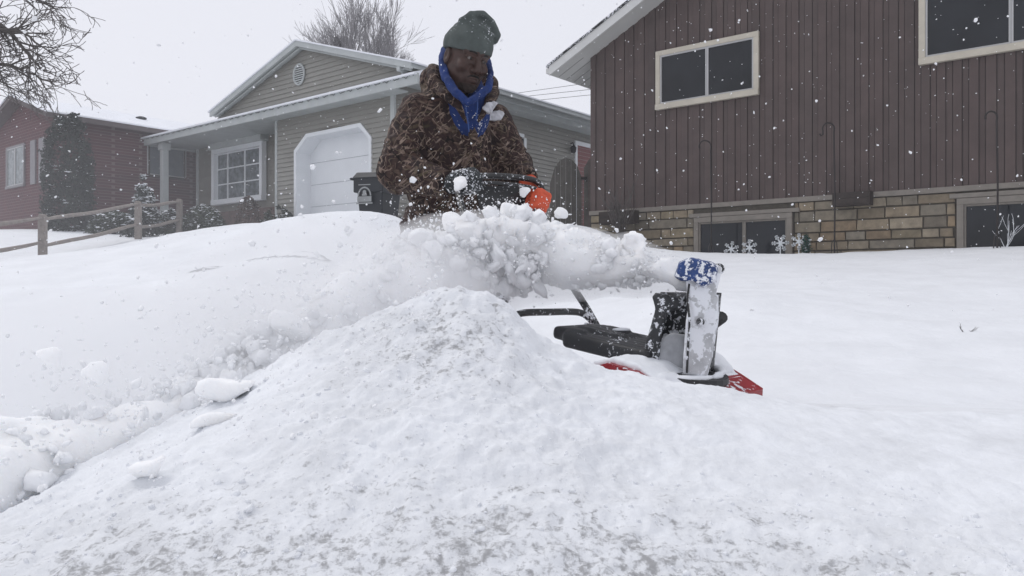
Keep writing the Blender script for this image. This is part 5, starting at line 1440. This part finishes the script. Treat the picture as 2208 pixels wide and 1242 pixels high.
lump(470, 905, 1.6, 60, 20, 'thin snow lump just under the largest flat lump', 13, .2)
lump(700, 640, 2.3, 40, 16, 'small flat snow lump in flight above the wedge shaped lump', 14, .3)
# ------------------------------------------------------------------ falling flakes
n = 2600; Yf = 1.6+11.5*rr.power(1.7, n); px = rr.uniform(-150, 2350, n); py = rr.uniform(-60, 700, n)
pts = np.stack([(px-1104)/FPX*Yf, Yf, (612-py)/FPX*Yf], -1); keep = (pts[:, 2] > zt(pts[:, 0], pts[:, 1])+.02); pts = pts[keep]
# nothing inside the man
keep = np.linalg.norm((pts-A3(-.25, 3.6, .4))*A3(1, 1, .4), axis=1) > .42; pts = pts[keep]
sz = .0035+.006*rr.power(.35, len(pts))*rr.uniform(.2, 1, len(pts)); big_ = (rr.uniform(size=len(pts)) < .025) & (pts[:, 1] > 3); sz = np.where(big_, .010+.008*rr.uniform(size=len(pts)), sz)
many('falling_snow', pts, sz, rr, M_crumb, 'snowflakes falling through the air', 'snowfall')

# loose clods lying on the bank
n = 9000; ix = rr.integers(0, BX.shape[0], n); iy = rr.integers(20, 330, n)
q = np.stack([BX[ix, iy], BY[ix, iy], BZ[ix, iy]], -1)
k = fbm(q, 3.0, 3) > rr.uniform(-.2, .5, n); k &= (q[:, 1] < 1.5) | (np.hypot(q[:, 0]+.15, q[:, 1]-1.8) < .45) | (q[:, 0] < -.1); q = q[k]
sz = .0015+.008*rr.power(.3, len(q))*rr.uniform(.3, 1, len(q)); q[:, 2] -= sz*.1
many('snow_clods', q, sz, rr, M_snow, 'small clods of snow lying loose on the ploughed bank', 'snow clods')

# snow packed in the mouth of the chute
sl_part('packed_snow', [(1424, 728), (1450, 716), (1482, 722), (1484, 808), (1440, 806), (1402, 792)], 2.375, 2.40, plain('packed_grey_snow', (.42, .43, .45), .8, .3, 14), nz=.006)

# exposed edge of the cleared driveway beside the far snow mound
M_asph = plain('wet_driveway', (.20, .205, .22), .8, .4, 30, snow=.20, snow_scale=14)
for (xa, ya), (xb, yb), wd in (((415, 583), (478, 581), .10), ((540, 578), (712, 562), .13)):
    V = []; Y0 = 6.0; n = 24
    for k in range(n):
        t = k/(n-1); c = P(xa+(xb-xa)*t, ya+(yb-ya)*t, Y0); ww = wd*math.sin(math.pi*min(1, .08+t*.9))**.5
        for s in (-1, 1): V.append((c[0], c[1]+s*ww*1.6+.02*math.sin(k*2.3), 0))
    V = np.array(V); V[:, 2] = zt(V[:, 0], V[:, 1])+snow_relief(V[:, 0], V[:, 1])+.006
    o = mk('driveway', V, [(2*k, 2*k+1, 2*k+3, 2*k+2) for k in range(n-1)], M_asph); tag(o, 'bare strip of driveway edge', kind='structure')

# ------------------------------------------------------------------ airborne snow dust and haze
def vol_mat(name, dens, col=(.97, .975, .985)):
    m = bpy.data.materials.new(name); m.use_nodes = True; nt = m.node_tree; nt.nodes.clear()
    v = nt.nodes.new('ShaderNodeVolumePrincipled'); v.inputs['Color'].default_value = (*col, 1); v.inputs['Density'].default_value = dens
    o = nt.nodes.new('ShaderNodeOutputMaterial'); nt.links.new(v.outputs[0], o.inputs['Volume']); return m
def plume_dust(p):
    d = None
    for i in range(len(path)-1):
        e = s_cap(p, path[i], path[i+1], prad[i]*1.3+.03, prad[i+1]*1.35+.03); d = e if d is None else smin(d, e, .05)
    return d+.05*fbm(p, 5, 3)
V, Fc = snet(plume_dust, A3(-1.0, 1.65, -.50), A3(.66, 3.15, .36), .022)
o = mk('snow_dust', V, Fc, vol_mat('dense_dust', 3.5, (.99, .99, .995)), None, smooth=True, org=tuple(path[4])); tag(o, 'cloud of fine snow powder wrapped round the thrown stream', 'snow dust', kind='stuff')
def blob(name, c, r, dens, lb, seed):
    c = np.array(c); r = np.array(r)
    f = lambda p: s_ell(p, c, r)+.25*r.min()*fbm(p+seed, .8/r.min(), 3)
    V, Fc = snet(f, c-r*1.4, c+r*1.4, r.max()/14); o = mk(name, V, Fc, vol_mat(name, dens), None, smooth=True, org=tuple(c)); tag(o, lb, 'snow dust', kind='stuff'); return o
blob('snow_dust', P(330, 860, 2.3), (1.05, .60, .36), 1.7, 'thin powder drifting over the lower left slope', 3.3)
blob('snow_dust', P(720, 640, 2.45), (.55, .40, .24), 1.5, 'powder hanging over the left shoulder of the bank', 5.1)
blob('snow_dust', P(120, 480, 9.5), (3.4, 2.6, 1.5), .016, 'thin powder blowing before the fence and the red house', 7.7)
# haze box round the whole scene
b = MB(); b.box((-70, -6, -8), (70, 75, 16)); o = b.build('haze', vol_mat('haze_air', .0022, (.95, .96, 1.0))); recalc(o); tag(o, 'pale snowy air', 'haze', kind='stuff')
